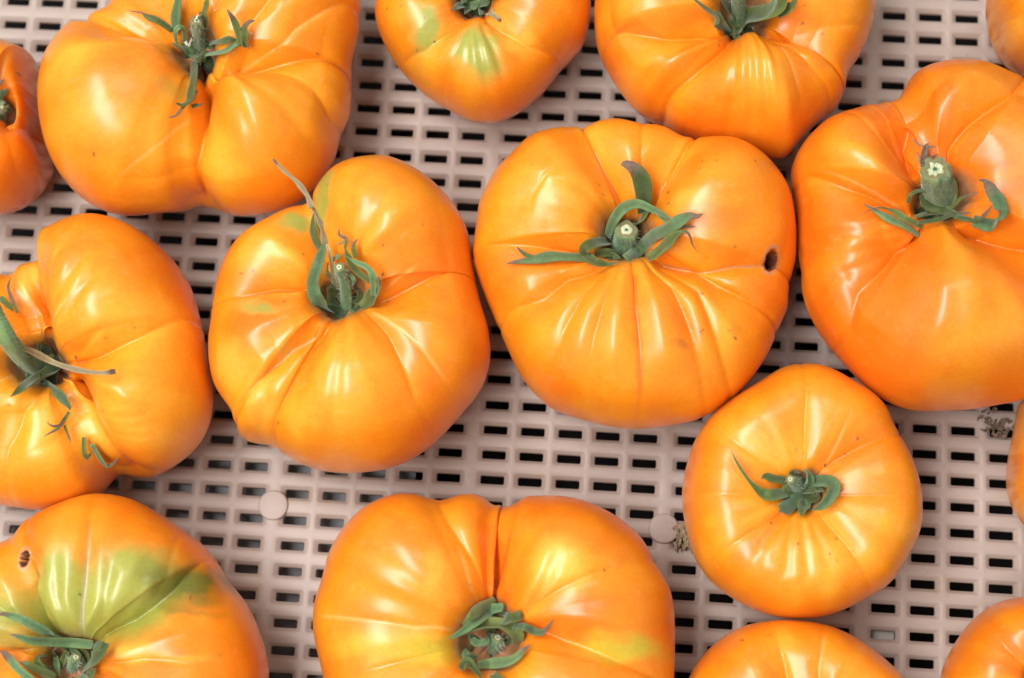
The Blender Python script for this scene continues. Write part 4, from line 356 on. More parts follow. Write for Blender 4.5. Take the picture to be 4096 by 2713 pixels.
 't12': {"ht":28,"hb":27,"dimple":5,"rd":7,"seed":209,"bowl":6,"lump":0.5,"crest":0.46,"stem":[101.29,-173.14],"mid":[102.68,-169.99],"rad":[40.19,39.92,39.66,39.4,39.19,39.11,39.21,39.49,39.89,40.3,40.73,41.15,41,40.65,40.61,40.94,41.42,41.86,42.16,42.37,42.56,42.79,42.95,43.17,43.52,43.98,44.51,44.91,45.17,45.41,45.6,45.28,44.53,43.62,42.62,41.68,40.78,40.05,39.5,39.15,39,38.94,38.88,38.83,38.85,38.92,38.99,39.05,39.15,39.09,38.89,38.6,38.22,37.81,37.41,37.1,36.95,37,37.14,37.22,37.27,37.35,37.3,37.2,37.11,37.08,37.15,37.34,37.67,38.09,38.5,38.89,39.23,39.47,39.31,39.12,38.92,38.66,38.46,38.46,38.54,38.54,38.44,38.35,38.37,38.43,38.43,38.42,38.42,38.39,38.37,38.38,38.33,38.25,38.18,38.15,38.13,38.09,38.09,38.17,38.28,38.43,38.69,38.91,39,39.12,39.28,39.33,39.19,39.04,38.96,38.92,38.98,39.18,39.53,39.89,40.07,40.12,40.19,40.25],"grooves":[{"p":[[100.8,-167.21],[100.17,-159.37],[100.52,-138.94]],"d":1.4,"w":3,"r":0.5},{"p":[[105.17,-168.27],[113.87,-160.99],[121.07,-156.67],[133.21,-151.42]],"d":2.6,"w":3.5,"r":0.7},{"p":[[105.98,-180.64],[114.56,-190.24],[119.28,-196.57]],"d":1.5,"w":2.6,"r":0.2},{"p":[[93.86,-181.52],[82.78,-189.24],[74.17,-195.42]],"d":1.8,"w":4,"r":0.3},{"p":[[91.76,-174.88],[75.03,-176.14],[66.7,-175.08]],"d":1,"w":3,"r":0.2},{"p":[[109.17,-174.35],[121.42,-174.12],[134.61,-173.42]],"d":0.9,"w":3,"r":0.2},{"p":[[95.13,-169.53],[79.75,-160.47],[71.34,-152.28]],"d":1.2,"w":4,"r":0.4},{"p":[[98.33,-183.25],[96.65,-190.89],[95.84,-198.91]],"d":0.7,"w":2.8,"r":0,"rib":1},{"p":[[100.88,-183.07],[101.28,-190.61],[102.26,-198.54]],"d":0.7,"w":2.6,"r":0,"rib":1},{"p":[[103.28,-182.92],[106.56,-190.29],[109.39,-198.08]],"d":0.6,"w":2.6,"r":0,"rib":1},{"p":[[106.78,-165.86],[110.31,-159.21],[113.32,-149.61]],"d":0.12,"w":1.2,"r":0,"rib":1,"c":"yel"},{"p":[[95.24,-182.08],[89.31,-190.04],[85.76,-198.07]],"d":0.6,"w":3,"r":0,"rib":1}],"holes":[],"blot":[[105.3,-194.4,8.4,5.6,"yel",0.3]],"spots":[[91.1,-184],[113.6,-161.2],[117,-156.3],[107.4,-164.8],[109.1,-192.8],[99.3,-190.3]],"calyx":{"sep":[{"p":[[96.53,-173.78,45.63],[91.2,-176,53.77],[87.79,-175.6,54.36],[83.84,-172.72,57.23],[80.74,-168.77,57.58],[78.84,-165.46,56.47],[77.55,-162.49,56.13]],"w":3.9,"dry":0.9,"sh":0,"th":1},{"p":[[94.68,-170.49,50.72],[90.98,-170.66,54.2],[88.26,-170.4,56.03],[87.05,-171.36,56.54]],"w":2.93,"dry":0.9,"sh":0},{"p":[[102.93,-171.35,44.68],[102.08,-169.33,51.38],[100.68,-167.53,56.08]],"w":3.71,"dry":1.3,"sh":1},{"p":[[104.58,-169.86,47.5],[107.72,-170.83,53.69],[109.29,-172.85,56.27],[107.91,-176.17,56.37],[105.83,-178.31,55.44],[103.52,-179.47,52.88]],"w":4.49,"dry":1.3,"sh":1},{"p":[[101.95,-173.01,45.34],[105.28,-173.19,50.16],[106.98,-173.45,53.78]],"w":3.12,"dry":1.3,"sh":1},{"p":[[100.84,-173.67,45.72],[97.47,-177.35,50.39],[94.04,-180.28,55.96],[93.19,-180.92,55.32]],"w":4.68,"dry":1.3,"sh":1},{"p":[[102.13,-175.61,44.39],[100.41,-179.27,50.91],[100.02,-181.81,53.85]],"w":3.9,"dry":1.3,"sh":0},{"p":[[102.93,-175.02,45.48],[102.63,-177.79,48.76]],"w":2.34,"dry":1.3,"sh":1},{"p":[[98,-174.64,43.48],[95.26,-177.85,51.17]],"w":3.9,"dry":1.3,"sh":0}],"stem":{"p":[[100.12,-172.58,43.4],[98.44,-171.46,48.52],[96.24,-170.59,54.93]],"w":3.19,"kind":2},"frag":[]}},
 't13': {"ht":27,"hb":26,"dimple":8,"rd":7,"seed":226,"stem":[104.04,-245.07],"mid":[101.81,-235.38],"rad":[38.5,38.48,38.45,38.4,38.38,38.38,38.28,38.09,37.88,37.68,37.42,36.74,36.13,35.52,35,34.61,34.26,33.95,33.69,33.52,33.44,33.5,33.56,33.61,33.74,34,34.36,34.36,33.99,33.75,33.73,33.92,34.25,34.64,35.08,35.57,36.09,36.2,36.29,36.35,36.45,36.62,36.72,36.75,36.83,36.91,37.06,37.27,37.56,37.9,38.26,38.62,38.95,38.8,38.58,38.51,38.5,38.42,38.31,38.12,37.89,37.75,37.69,37.63,37.66,37.72,37.69,37.62,37.62,37.6,37.61,37.5,37.46,37.38,37.27,37.05,36.92,36.68,36.31,36.02,35.72,35.46,35.23,35.1,34.96,34.79,34.68,34.55,34.54,34.68,34.82,34.54,34.29,34.13,34.05,33.94,33.91,33.93,33.98,34.14,34.32,34.53,34.67,34.8,35.03,35.24,35.54,35.87,36.15,36.46,36.78,37.19,37.47,37.7,37.82,37.99,38.19,38.42,38.48,38.51],"grooves":[{"p":[[101.03,-240.11],[96.62,-227.58],[93.99,-215.42]],"d":2.6,"w":5,"r":0.4},{"p":[[106.37,-239.75],[107.52,-226.87],[109.63,-214.31]],"d":1.6,"w":3,"r":0.4,"c":"yel"},{"p":[[95.31,-243.12],[81.88,-236.28],[71.9,-231.36]],"d":2,"w":5,"r":0.4},{"p":[[109.06,-242.18],[120.85,-233.79],[132.71,-228.9]],"d":2,"w":5,"r":0.4},{"p":[[103.6,-250.3],[102.33,-263.01],[104.02,-276.05]],"d":2.5,"w":5,"r":0.4}],"holes":[],"blot":[],"spots":[[84.2,-220.1]]},
 't14': {"ht":29,"hb":28,"dimple":9,"rd":7,"seed":243,"stem":[177.29,-228.6],"mid":[173.38,-225.37],"rad":[31.21,31,30.76,30.47,30.29,30.29,30.21,30.05,29.92,29.89,29.94,29.9,29.81,29.75,29.68,29.72,29.71,29.73,29.68,29.58,29.57,29.61,29.75,29.93,30.16,30.4,30.54,30.68,30.74,30.57,30.24,29.93,29.6,29.35,29.2,29.08,28.99,28.97,28.99,28.99,28.95,28.93,28.95,29.03,29.19,29.23,29,28.83,28.67,28.51,28.38,28.3,28.32,28.46,28.7,28.97,29.27,29.58,29.79,30,30.19,30.14,30.05,30.01,30.02,30.07,30.14,30.25,30.2,30.18,30.2,30.32,30.42,30.42,30.41,30.33,30.36,30.44,30.58,30.71,30.83,31.02,31.11,31.23,31.44,31.59,31.82,32.04,32.32,32.66,32.84,32.96,32.94,32.96,32.91,33.01,33.1,33.21,33.26,33.22,33.09,32.9,32.8,32.71,32.7,32.64,32.52,32.43,32.24,32.12,32.05,32,31.95,31.83,31.72,31.63,31.52,31.47,31.38,31.3],"grooves":[{"p":[[171.99,-225.27],[161.71,-217.09],[157.7,-208.42]],"d":2,"w":5,"r":0.4},{"p":[[170.08,-229.33],[156.54,-229],[147.9,-228.95]],"d":2,"w":5,"r":0.4},{"p":[[175.52,-223.71],[175.51,-212.43],[179.59,-200.98]],"d":2,"w":5,"r":0.4}],"holes":[],"blot":[],"spots":[]},
 't15': {"ht":26,"hb":25,"dimple":8,"rd":6,"seed":260,"stem":[187.44,-157.97],"mid":[180.4,-158.49],"rad":[19.71,19.61,19.47,19.38,19.32,19.33,19.33,19.44,19.6,19.7,19.69,19.77,19.91,20.03,20.09,20.23,20.48,20.66,20.82,20.99,21.06,21.1,21.25,21.44,21.67,21.93,22.13,22.4,22.73,22.97,23.23,23.61,24.13,24.7,24.86,25.05,25.39,25.75,26.04,26.31,26.49,26.38,25.28,23.95,22.79,21.81,21.01,20.37,19.91,19.58,19.3,19,18.74,18.54,18.38,18.24,18.15,18.14,18.18,18.23,18.29,18.36,18.47,18.59,18.71,18.87,19.04,19.21,19.4,19.62,19.87,20.11,20.34,20.61,20.91,21.2,21.43,21.66,21.94,22.24,22.51,22.78,23.09,23.47,23.91,24.32,24.65,24.83,24.92,24.9,24.99,25.14,25.28,25.31,25.33,25.24,25.2,25.05,24.84,24.61,24.3,23.9,23.53,23.15,22.81,22.42,22.08,21.8,21.52,21.2,20.87,20.61,20.51,20.44,20.34,20.2,20.07,19.99,19.89,19.79],"grooves":[{"p":[[180.52,-160.06],[172.64,-161.12],[168.74,-160.04]],"d":2,"w":5,"r":0.4},{"p":[[185.3,-154.52],[183.17,-147.79],[184.47,-139.26]],"d":2,"w":5,"r":0.4}],"holes":[],"blot":[],"spots":[]},
}

# ------------------------------------------------------------------ the setting: table under the crate
PITCH = 13.0
GX, PY, GY = 0.17, 0.677, 0.031
def colx(c): return PITCH * (c + GX * math.floor(c / 5))
def rowy(r): return -PITCH * (r * PY + GY * math.floor((r - 1) / 5))
C0, C1, R0, R1 = -20, 18, -6, 32
XL = .5 * (colx(C0 - 1) + colx(C0)); XR = .5 * (colx(C1) + colx(C1 + 1))
YT = .5 * (rowy(R0 - 1) + rowy(R0)); YB = .5 * (rowy(R1) + rowy(R1 + 1))
tz = -62.0
tb = mesh_obj('table', [(-2500, -2500, tz), (2500, -2500, tz), (2500, 2500, tz), (-2500, 2500, tz)], [(0, 1, 2, 3)], TABLE, smooth=False)
tb['kind'] = 'structure'

# ------------------------------------------------------------------ the crate: moulded floor grid, round pegs, added skirt against side light
crate = empty('plastic_crate', (0, 0, tz))
tag(crate, 'beige plastic crate floor with rows of slotted holes', 'crate')

def ring(cx, cy, hw, hh, r, z):
    out = []
    for sx, sy, a0 in ((1, 1, 0), (-1, 1, 90), (-1, -1, 180), (1, -1, 270)):
        for k in range(3):
            a = math.radians(a0 + 45 * k)
            out.append((cx + sx * (hw - r) + r * math.cos(a), cy + sy * (hh - r) + r * math.sin(a), z))
    return out

def grid_floor():
    V, F = [], []
    TH = 4.2
    for c in range(C0, C1 + 1):
        x = colx(c); xl = .5 * (colx(c - 1) + x); xr = .5 * (x + colx(c + 1))
        for r in range(R0, R1 + 1):
            y = rowy(r); yt = .5 * (rowy(r - 1) + y); yb = .5 * (y + rowy(r + 1))
            hw, hh = 5.8, 2.75
            hr = 4.08, 1.45
            rg = []
            # cell rectangle, matched to the ring points
            o = []
            for (px, py, _), (q, kk) in zip(ring(x, y, hw, hh, .9, 0), [(q, kk) for q in range(4) for kk in range(3)]):
                sx = (1, -1, -1, 1)[q]; sy = (1, 1, -1, -1)[q]
                ex = xr if sx > 0 else xl; ey = yt if sy > 0 else yb
                first_is_x = q in (0, 2)
                if kk == 1: o.append((ex, ey, 0))
                elif (kk == 0) == first_is_x: o.append((ex, py, 0))
                else: o.append((px, ey, 0))
            rg.append(o)
            rg.append(ring(x, y, hw, hh, .9, 0))
            rg.append(ring(x, y, hw - .35, hh - .25, .8, -.22))
            rg.append(ring(x, y, hr[0] + .25, hr[1] + .22, .62, -1.45))
            rg.append(ring(x, y, hr[0], hr[1], .5, -1.75))
            rg.append(ring(x, y, hr[0] - .05, hr[1] - .05, .5, -TH))
            rg.append([(a, b, -TH) for a, b, _ in o])
            b0 = len(V)
            for g_ in rg: V += g_
            for k in range(len(rg) - 1):
                for j in range(12):
                    a = b0 + k * 12 + j; b = b0 + k * 12 + (j + 1) % 12
                    F.append((a, a + 12, b + 12, b))
    return V, F
V, F = grid_floor()
floor = mesh_obj('floor_grid', V, F, TRAY, crate)

def lathe(prof, cx, cy, n=40):
    V, F = [], []
    for r, z in prof:
        for k in range(n):
            a = 2 * math.pi * k / n
            V.append((cx + r * math.cos(a), cy + r * math.sin(a), z))
    for i in range(len(prof) - 1):
        for k in range(n):
            F.append((i * n + k, (i + 1) * n + k, (i + 1) * n + (k + 1) % n, i * n + (k + 1) % n))
    V.append((cx, cy, prof[-1][1])); t = len(V) - 1; i = len(prof) - 1
    for k in range(n): F.append((i * n + k, t, i * n + (k + 1) % n))
    return V, F
for cc in (-15, -5, 5, 15):
    for rr in (1, 21):
        px = .5 * (colx(cc - 1) + colx(cc)); py = .5 * (rowy(rr - 1) + rowy(rr))
        V, F = lathe([(5.15, -3.9), (5.15, .55), (4.95, .85), (4.55, .95), (.5, .97)], px, py)
        mesh_obj('round_peg', V, F, TRAY, crate, origin=(px, py, 0))

def boxm(x0, x1, y0, y1, z0, z1):
    V = [(x, y, z) for z in (z0, z1) for x, y in ((x0, y0), (x1, y0), (x1, y1), (x0, y1))]
    return V, [(3, 2, 1, 0), (4, 5, 6, 7), (0, 1, 5, 4), (1, 2, 6, 5), (2, 3, 7, 6), (3, 0, 4, 7)]
for b in ((XL - 4, XL, YB - 4, YT + 4), (XR, XR + 4, YB - 4, YT + 4), (XL, XR, YT, YT + 4), (XL, XR, YB - 4, YB)):
    V, F = boxm(*b, tz + .2, 0)
    mesh_obj('light_block_skirt', V, F, TRAY, crate, smooth=False)  # unseen walls, added to keep side light out so the slots stay dark

V, F = boxm(-215, -28, -330, -150, -17, -14)
bd = mesh_obj('grey_board', V, F, BOARD, smooth=False)
tag(bd, 'grey board lying under the crate, seen through the slots beside the green shouldered tomato', 'board')

# ------------------------------------------------------------------ fruit
ORANGE = np.array((.86, .298, .008)); YELLOW = np.array((.90, .415, .026)); DEEP = np.array((.82, .195, .005))
PAL = dict(green=(.36, .385, .065), dgreen=(.13, .15, .02), ygreen=(.58, .44, .03), yel=(.88, .50, .055), deep=(.76, .19, .006), brown=(.40, .13, .02))
LINE = dict(yel=((.90, .56, .16), .55, .5), scar=((.38, .20, .09), .42, .85), scar2=((.62, .42, .20), .38, .7), grey=((.50, .46, .30), .75, .8), brown=((.50, .10, .015), .9, .55), dark=((.30, .07, .012), .5, .55))

def build_body(d, tone):
    NTH, NPR = d.get('res', (440, 165))
    P, U, rho, TH, RR, depth, lines, holes, N = tomato_surface(d, NTH, NPR)
    q = P / 1000.0
    sd = d['seed']
    top = U <= 1
    # colour of the skin: streaked along the meridians, mottled
    st = fbm(np.stack([np.cos(TH) * 3.2, np.sin(TH) * 3.2, rho * 1.3 + U * .3], -1), sd + 40, 4)
    mo = fbm(q * 55, sd + 50, 3)
    w = np.clip(.42 + tone + .55 * st + .35 * mo, 0, 1)[..., None]
    col = np.where(w < .5, DEEP + (ORANGE - DEEP) * w * 2, ORANGE + (YELLOW - ORANGE) * (w * 2 - 1))
    wx = P[..., 0] + 3.0 * fbm(q * 150, sd + 60, 2); wy = P[..., 1] + 3.0 * fbm(q * 150 + 9, sd + 61, 2)
    strk = .5 + .5 * fbm(np.stack([np.cos(TH) * 16, np.sin(TH) * 16, rho * 1.0], -1), sd + 70, 3)
    for bx, by, rx, ry, cn, amt in d['blot']:
        e = np.hypot((wx - bx) / rx, (wy - by) / ry)
        k = (1 - sstep(.25, 1.35, e)) * amt * np.where(top, 1, 0)
        k = k * (np.clip(.72 + .6 * strk, 0, 1) if 'green' in cn else 1)
        col = col + (np.array(PAL[cn]) - col) * np.clip(k, 0, 1)[..., None]
    for gi, (dist, rr, gr, cn, tp) in lines.items():
        c, wd, amt = LINE[cn]
        nz = fbm(q * 400, sd + 80 + gi, 2)
        k = np.exp(-(dist / (wd * (1 + .5 * nz))) ** 2) * sstep(gr[0] - .03, gr[0] + .05, rr) * (1 - sstep(gr[-1] - .12, gr[-1], rr)) * amt * np.where(tp, 1, 0)
        if cn == 'dark': k = k * (1 - sstep(.3, .6, rr)) * np.clip(.5 + nz, 0, 1)
        if cn == 'grey': k = k * (1 - sstep(.45, .85, rr))
        col = col + (np.array(c) - col) * k[..., None]
    # corky ring round the stem
    cork = (1 - sstep(d['rd'] * .75, d['rd'] * 1.12, rho * RR + 1.6 * mo)) * np.where(top, 1, 0)
    ck = np.array((.30, .17, .09)) * (1 + .5 * fbm(q * 500, sd + 90, 2))[..., None]
    col = col + (ck - col) * (cork * .85)[..., None]
    for e in holes:
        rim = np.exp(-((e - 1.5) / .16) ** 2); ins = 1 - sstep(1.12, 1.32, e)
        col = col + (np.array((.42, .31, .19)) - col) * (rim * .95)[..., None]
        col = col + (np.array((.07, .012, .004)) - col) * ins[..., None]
    rg = np.random.RandomState(sd)
    pts = [(x, y, 1.0) for x, y in d['spots']]
    for k in range(5):
        a, r = rg.rand() * 6.28, rg.rand() * .6 + .25
        R_ = polar_interp(np.array(d['rad']), np.array(a))
        pts.append((d['stem'][0] + math.cos(a) * r * R_, d['stem'][1] + math.sin(a) * r * R_, .55))
    for x, y, amt in pts:
        dd = np.hypot(P[..., 0] - x, (P[..., 1] - y) * (.8 + .6 * rg.rand()))
        k = (1 - sstep(.22, .62, dd)) * amt * .85 * np.where(top, 1, 0)
        col = col + (np.array((.14, .05, .02)) - col) * k[..., None]
    # pale lenticel flecks
    fl = sstep(.62, .8, fbm(q * 700, sd + 99, 1)) * .09
    col = col + (np.array((.9, .62, .30)) - col) * fl[..., None]
    nt, npr = U.shape
    V = P.reshape(-1, 3)
    idx = np.arange(nt * npr).reshape(nt, npr)
    a = idx[:, :-1]; b = np.roll(idx, -1, 0)[:, :-1]; c = np.roll(idx, -1, 0)[:, 1:]; e = idx[:, 1:]
    F = np.stack([a, e, c, b], -1).reshape(-1, 4)
    return V, F.tolist(), np.clip(col, 0, 1).reshape(-1, 3)

def catmull(p, n):
    p = np.asarray(p, float)
    if len(p) == 2: return p[0] + (p[1] - p[0]) * np.linspace(0, 1, n)[:, None]
    q = np.vstack([2 * p[0] - p[1], p, 2 * p[-1] - p[-2]])
    x = np.linspace(0, len(p) - 1 - 1e-6, n); i = np.floor(x).astype(int); f = (x - i)[:, None]
    a, b, c, e = q[i], q[i + 1], q[i + 2], q[i + 3]
    return b + .5 * f * (c - a + f * (2 * a - 5 * b + 4 * c - e + f * (3 * (b - c) + e - a)))

GREENS = {0: (.066, .108, .024), 1: (.082, .165, .066), 2: (.27, .21, .105), 3: (.66, .70, .60), 4: (.46, .45, .22)}
DRY = np.array((.15, .095, .060))
def sepal_mesh(s, seed):
    rg = np.random.RandomState(seed)
    n = 10 + 6 * len(s['p'])
    c = catmull(s['p'], n)
    t = np.gradient(c, axis=0); t /= np.linalg.norm(t, axis=1, keepdims=True) + 1e-9
    L = np.linspace(0, 1, n)
    w = s['w'] * .5
    wid = w * ((.72 + .34 * np.sin(np.clip(L * 2.4, 0, np.pi))) * (1 - L ** 2.3) + .07)
    if s['sh'] in (2, 3): wid = w * (1 - .45 * L) * (1 + .18 * np.sin(L * 17 + seed))
    if s['sh'] == 0 and s['dry'] > 1.2: wid = w * ((.75 + .35 * np.sin(np.clip(L * 2.6, 0, np.pi))) * (1 - .86 * L ** 3.2))
    if s.get('th'): wid = wid * (1 - .68 * sstep(.28, .55, L))
    wid = wid * (1 + .08 * np.sin(L * 11 + seed * 1.7))
    tw = (rg.rand() - .5) * .9 + (rg.rand() - .5) * 1.6 * L
    K = 12
    fd = (.25 + .5 * rg.rand()) * (1 if rg.rand() > .25 else -.6)
    V, Cc = [], []
    side = None
    base = np.array(GREENS[s['sh']]) * (.62 + .6 * rg.rand()) + np.array((.03, .015, 0)) * rg.rand() * (s['sh'] < 2)
    for i in range(n):
        up = np.array((0, 0, 1.0))
        sd = np.cross(t[i], up)
        if np.linalg.norm(sd) < .35: sd = side if side is not None else np.array((1.0, 0, 0))
        sd = sd / np.linalg.norm(sd)
        if side is not None: sd = .5 * sd + .5 * side; sd /= np.linalg.norm(sd)
        side = sd
        u = np.cross(sd, t[i])
        ca, sa = math.cos(tw[i]), math.sin(tw[i])
        s2, u2 = sd * ca + u * sa, u * ca - sd * sa
        th = min(.32, wid[i] * .55)
        dr = 0.0 if s['sh'] >= 2 and L[i] < .9 else float(sstep(s['dry'] - .12, s['dry'] + .12, np.array(L[i])))
        for k in range(K):
            a = 2 * math.pi * k / K
            x, y = math.cos(a), math.sin(a)
            fold = fd * wid[i] * (abs(x) ** 1.5) + .10 * wid[i] * math.sin(L[i] * 14 + seed + 2.0 * x)
            curl = .12 * wid[i] * math.sin(L[i] * 23 + k)
            V.append(c[i] + s2 * x * wid[i] + u2 * (y * th + fold + curl * dr))
            g = base * (1 + .30 * abs(x) - .12 * (abs(x) < .2)) + np.array((.05, .035, -.01)) * max(0, abs(x) - .75) * 3 * (s['sh'] < 2)
            g = g + (DRY * (.8 + .6 * rg.rand()) - g) * dr
            Cc.append(g)
    F = [(i * K + k, i * K + (k + 1) % K, (i + 1) * K + (k + 1) % K, (i + 1) * K + k) for i in range(n - 1) for k in range(K)]
    F.append(tuple(range(K - 1, -1, -1))); F.append(tuple((n - 1) * K + k for k in range(K)))
    return V, F, np.clip(np.array(Cc), 0, 1)

def stem_mesh(s, seed):
    rg = np.random.RandomState(seed)
    n = 16
    c = catmull(s['p'], n)
    t = np.gradient(c, axis=0); t /= np.linalg.norm(t, axis=1, keepdims=True)
    K = 22; V, Cc = [], []
    kind = s['kind']; R = s['w'] * .5
    ref = np.array((1.0, .1, 0)); ph = rg.rand(6) * 6.28
    for i in range(n):
        L = i / (n - 1)
        a1 = np.cross(t[i], ref); a1 /= np.linalg.norm(a1); a2 = np.cross(a1, t[i])
        rr = R * (1.0 - .16 * L + .12 * math.exp(-((L - .9) / .1) ** 2))
        for k in range(K):
            a = 2 * math.pi * k / K
            lump = 1 + .07 * math.sin(5 * a + ph[0]) + .05 * math.sin(3 * a + ph[1] + 4 * L) + (.16 * math.sin(7 * a + ph[2] + 9 * L) * L if kind == 1 else 0)
            V.append(c[i] + (a1 * math.cos(a) + a2 * math.sin(a)) * rr * lump)
            g = np.array((.11, .22, .085)) * (.8 + .3 * rg.rand()) + np.array((.10, .075, .01)) * (.5 + .5 * math.sin(2 * a + ph[3])) * .8
            if kind == 1: g = g * .8 + np.array((.10, .08, .05)) * rg.rand()
            Cc.append(g)
    F = [(i * K + k, i * K + (k + 1) % K, (i + 1) * K + (k + 1) % K, (i + 1) * K + k) for i in range(n - 1) for k in range(K)]
    # cut end: rim, pale ring, dark pith
    last = (n - 1) * K; ce = c[-1]; tt = t[-1]
    prev = last
    rim = np.array(V[last:last + K])
    for f, dz, cc in ((.86, .25, (.20, .22, .09)), (.60, .15, (.20, .16, .07)), (.44, .45, (.55, .60, .36)), (.22, .42, (.50, .58, .36)), (.10, .1, (.05, .09, .04))):
        b0 = len(V)
        for k in range(K):
            jag = (rg.rand() - .5) * (1.6 if kind == 1 else .12)
            V.append(ce + (rim[k] - ce) * f + tt * (dz + jag)); Cc.append(np.array(cc) * (.85 + .3 * rg.rand()))
        F += [(prev + k, prev + (k + 1) % K, b0 + (k + 1) % K, b0 + k) for k in range(K)]
        prev = b0
    F.append(tuple(prev + k for k in range(K)))
    F.append(tuple(range(K - 1, -1, -1)))
    return V, F, np.clip(np.array(Cc), 0, 1)

def hair_mesh(s, seed, count):
    rg = np.random.RandomState(seed)
    c = catmull(s['p'], 40); t = np.gradient(c, axis=0); t /= np.linalg.norm(t, axis=1, keepdims=True)
    V, F = [], []
    for j in range(count):
        i = rg.randint(4, 39)
        a1 = np.cross(t[i], (1.0, .1, 0)); a1 /= np.linalg.norm(a1); a2 = np.cross(a1, t[i])
        a = rg.rand() * 6.28
        o = a1 * math.cos(a) + a2 * math.sin(a)
        p = c[i] + o * s['w'] * .44
        e = p + (o + (rg.rand(3) - .5) * .8) * (.8 + 1.0 * rg.rand())
        w = np.cross(o, t[i]) * .05; b = len(V)
        V += [p - w, p + w, p + t[i] * .08, e]
        F += [(b, b + 1, b + 3), (b + 1, b + 2, b + 3), (b + 2, b, b + 3)]
    return V, F, np.tile(np.array((.45, .52, .38)), (len(V), 1))

def calyx_disc(d, seed):
    """lumpy green hub in the stem hollow from which the sepals spring"""
    rg = np.random.RandomState(seed)
    base = np.array(d['calyx']['stem']['p'][0]) + np.array((0, 0, 1.2))
    rd = d['rd'] * .92
    V, Cc = [], []; K = 36
    prof = [(1.0, -1.6), (.95, -.6), (.8, .1), (.55, .7), (.3, 1.1), (.02, 1.3)]
    ph = rg.rand(4) * 6.28
    for r, z in prof:
        for k in range(K):
            a = 2 * math.pi * k / K
            f = 1 + .16 * math.sin(6 * a + ph[0]) + .08 * math.sin(11 * a + ph[1])
            V.append(base + np.array((math.cos(a) * rd * r * f, math.sin(a) * rd * r * f, z + .35 * math.sin(6 * a + ph[2]) * r)))
            Cc.append(np.array((.032, .062, .018)) * (.7 + .6 * rg.rand()))
    F = [(i * K + k, i * K + (k + 1) % K, (i + 1) * K + (k + 1) % K, (i + 1) * K + k) for i in range(len(prof) - 1) for k in range(K)]
    F.append(tuple((len(prof) - 1) * K + k for k in range(K))); F.append(tuple(range(K - 1, -1, -1)))
    return V, F, np.array(Cc), base

TONE = dict(t1=.10, t2=.02, t3=.02, t4=.02, t5=-.24, t6=.04, t7=.06, t8=.12, t9=-.22, t10=-.06, t11=-.12, t12=.16, t13=.02, t14=-.14, t15=.06)
LABELS = {
 't1': 'large yellow orange tomato with three deep lobes and a torn stem with white fibres',
 't2': 'orange tomato with two green streaks below its stem, between two larger ribbed ones',
 't3': 'orange tomato with fine shiny ribs and one broad green sepal',
 't4': 'smooth orange tomato behind the reddest tomato, only its rounded side in view',
 't5': 'deepest orange lobed tomato with a thick dry twiggy stem and thin curled sepals',
 't6': 'big ribbed orange tomato with a small scarred hole and a round cut stem',
 't7': 'lobed orange tomato with a nub bulge and a long dry sepal touching its neighbour',
 't8': 'yellow orange tomato with a thick green stalk and one straight dry brown sepal',
 't9': 'dark orange tomato tucked against the three lobed yellow orange one, only part of it showing',
 't10': 'tomato with large green shoulders and teal green sepals',
 't11': 'wide orange tomato with a deep cleft, yellow patches and matted sepals',
 't12': 'round even yellow orange tomato with a small star of sepals and one long thin one',
 't13': 'orange tomato touching the front of the round one, only its shoulder in view',
 't14': 'plain dark orange tomato shoulder beside open slots, next to the paper scrap',
 't15': 'narrow slice of a smooth orange tomato beside the crumbled dry leaf'}

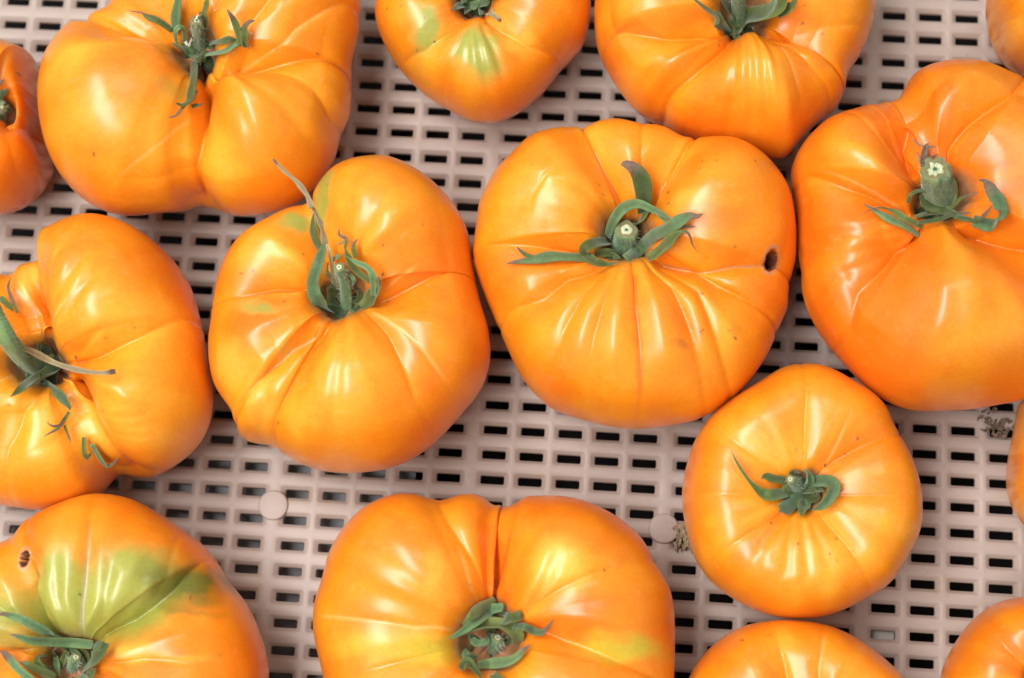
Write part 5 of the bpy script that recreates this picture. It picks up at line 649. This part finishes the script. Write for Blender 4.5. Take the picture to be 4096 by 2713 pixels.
for nm, d in DATA.items():
    root = empty('tomato', (d['mid'][0], d['mid'][1], 0))
    tag(root, LABELS[nm], 'tomato', 'orange beefsteak tomatoes in the crate')
    if nm in ('t4', 't13', 't14', 't15', 't9'): d['res'] = (260, 110)
    V, F, Cc = build_body(d, TONE[nm])
    org = (d['mid'][0], d['mid'][1], 0)
    mesh_obj('fruit', V, F, SKIN, root, Cc, origin=org)
    if 'calyx' not in d:                                # stem end out of the photo: a plain star of sepals
        rg = np.random.RandomState(d['seed'] + 2)
        sx, sy = d['stem']; zb = d['hb'] + d['ht'] - d['dimple'] - d.get('bowl', 7.0); zt = d['hb'] + d['ht']
        star = []
        for k in range(6):
            a = 2 * math.pi * (k + .4 * rg.rand()) / 6; R_ = d['rd']
            star.append(dict(p=[[sx + math.cos(a) * r * R_, sy + math.sin(a) * r * R_, z] for r, z in ((.2, zb + 1.5), (.7, zb + d['dimple'] * .6 + 2), (1.3, zt + 1.0), (2.0, zt + 2.5))], w=3.2, dry=.85, sh=k % 2))
        d['calyx'] = dict(sep=star, frag=[], stem=dict(p=[[sx, sy, zb - .5], [sx + .6, sy + .4, zb + 5], [sx + 1.6, sy + 1, zb + 11]], w=4.6, kind=2))
    V, F, Cc, base = calyx_disc(d, d['seed'])
    hub = mesh_obj('calyx', V, F, LEAF, root, Cc, origin=tuple(base))
    for k, s in enumerate(d['calyx']['sep']):
        V, F, Cc = sepal_mesh(s, d['seed'] * 31 + k)
        mesh_obj('sepal', V, F, LEAF, hub, Cc, origin=tuple(s['p'][0]))
    rg = np.random.RandomState(d['seed'] + 11)
    for k in range(6):                                  # short inner sepals curling up round the stem
        a = 2 * math.pi * (k + .6 * rg.rand()) / 6; r = d['rd'] * (.62 + .25 * rg.rand())
        up = 2.0 + 3.5 * rg.rand(); sw = (rg.rand() - .5) * 1.2
        pl = [base + np.array((math.cos(a) * r * .25, math.sin(a) * r * .25, .6)),
              base + np.array((math.cos(a + sw * .4) * r * .7, math.sin(a + sw * .4) * r * .7, up * .7)),
              base + np.array((math.cos(a + sw) * r * .95, math.sin(a + sw) * r * .95, up + 1.2)),
              base + np.array((math.cos(a + sw * 1.9) * r * .8, math.sin(a + sw * 1.9) * r * .8, up + 2.2))]
        s = dict(p=[p.tolist() for p in pl], w=2.0 + 1.3 * rg.rand(), dry=1.3 if rg.rand() > .3 else .8, sh=int(rg.rand() > .55))
        V, F, Cc = sepal_mesh(s, d['seed'] * 13 + k)
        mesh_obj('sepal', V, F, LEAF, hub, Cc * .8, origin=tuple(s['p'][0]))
    for k, s in enumerate(d['calyx']['frag']):
        V, F, Cc = sepal_mesh(s, d['seed'] * 57 + k)
        mesh_obj('torn_fibre', V, F, LEAF, hub, Cc, origin=tuple(s['p'][0]))
    s = d['calyx']['stem']
    V, F, Cc = stem_mesh(s, d['seed'] + 3)
    so = mesh_obj('stem', V, F, STEM, root, Cc, origin=tuple(s['p'][0]))
    V, F, Cc = hair_mesh(s, d['seed'] + 4, 220)
    h = mesh_obj('stem_hairs', V, F, LEAF, so, Cc, smooth=False, origin=tuple(s['p'][0]))
    h['kind'] = 'stuff'

# ------------------------------------------------------------------ litter on the crate floor
def scrap(name, cx, cy, z, L, W, rot, seed, cols, rough, mat, label, cat):
    rg = np.random.RandomState(seed); nx, ny = 18, 12
    V, Cc = [], []
    for i in range(nx + 1):
        for j in range(ny + 1):
            u, v = i / nx - .5, j / ny - .5
            edge = 1 - .45 * (abs(2 * u) ** 3) + .22 * math.sin(9 * u + seed) * math.sin(7 * v + seed)
            x, y = u * L, v * W * edge
            p = np.array((x, y, seed * 3.1))
            h = rough * (fbm(p[None] * .45, seed, 3)[0] + .6 * fbm(p[None] * 1.3, seed + 5, 2)[0])
            ca, sa = math.cos(rot), math.sin(rot)
            V.append((cx + x * ca - y * sa, cy + x * sa + y * ca, z + rough + h))
            Cc.append(np.array(cols[0]) + (np.array(cols[1]) - np.array(cols[0])) * rg.rand())
    F = []
    for i in range(nx):
        for j in range(ny):
            if rough > .5 and (fbm(np.array([[i * .45, j * .45, seed]]), seed + 30, 2)[0] > .12 or rg.rand() < .08): continue
            a = i * (ny + 1) + j
            F.append((a, a + ny + 1, a + ny + 2, a + 1))
    o = mesh_obj(name, V, F, mat, None, np.array(Cc), smooth=False, origin=(cx, cy, z))
    m_ = o.modifiers.new('thickness', 'SOLIDIFY'); m_.thickness = .0002
    return tag(o, label, cat)
DRYLEAF = mat_leaf('dry_leaf', .85)
scrap('dried_leaf', 170.5, -139.5, .1, 12.0, 8.5, -.5, 7, ((.04, .025, .015), (.26, .18, .12)), 1.3, DRYLEAF, 'crumbled dark brown dry leaf on the crate floor beside the reddest tomato', 'leaf')
scrap('dried_leaf', 66.5, -184.5, .1, 8.0, 10.0, .3, 9, ((.14, .09, .04), (.45, .36, .22)), 1.2, DRYLEAF, 'pale tan crumbled dry leaf between the round peg and the round tomato', 'leaf')
scrap('paper_scrap', 134.5, -212.5, -8.5, 15, 8, -.45, 3, ((.7, .66, .58), (.75, .7, .62)), .25, PAPER, 'cream paper scrap under the slots in front of the round tomato', 'paper')
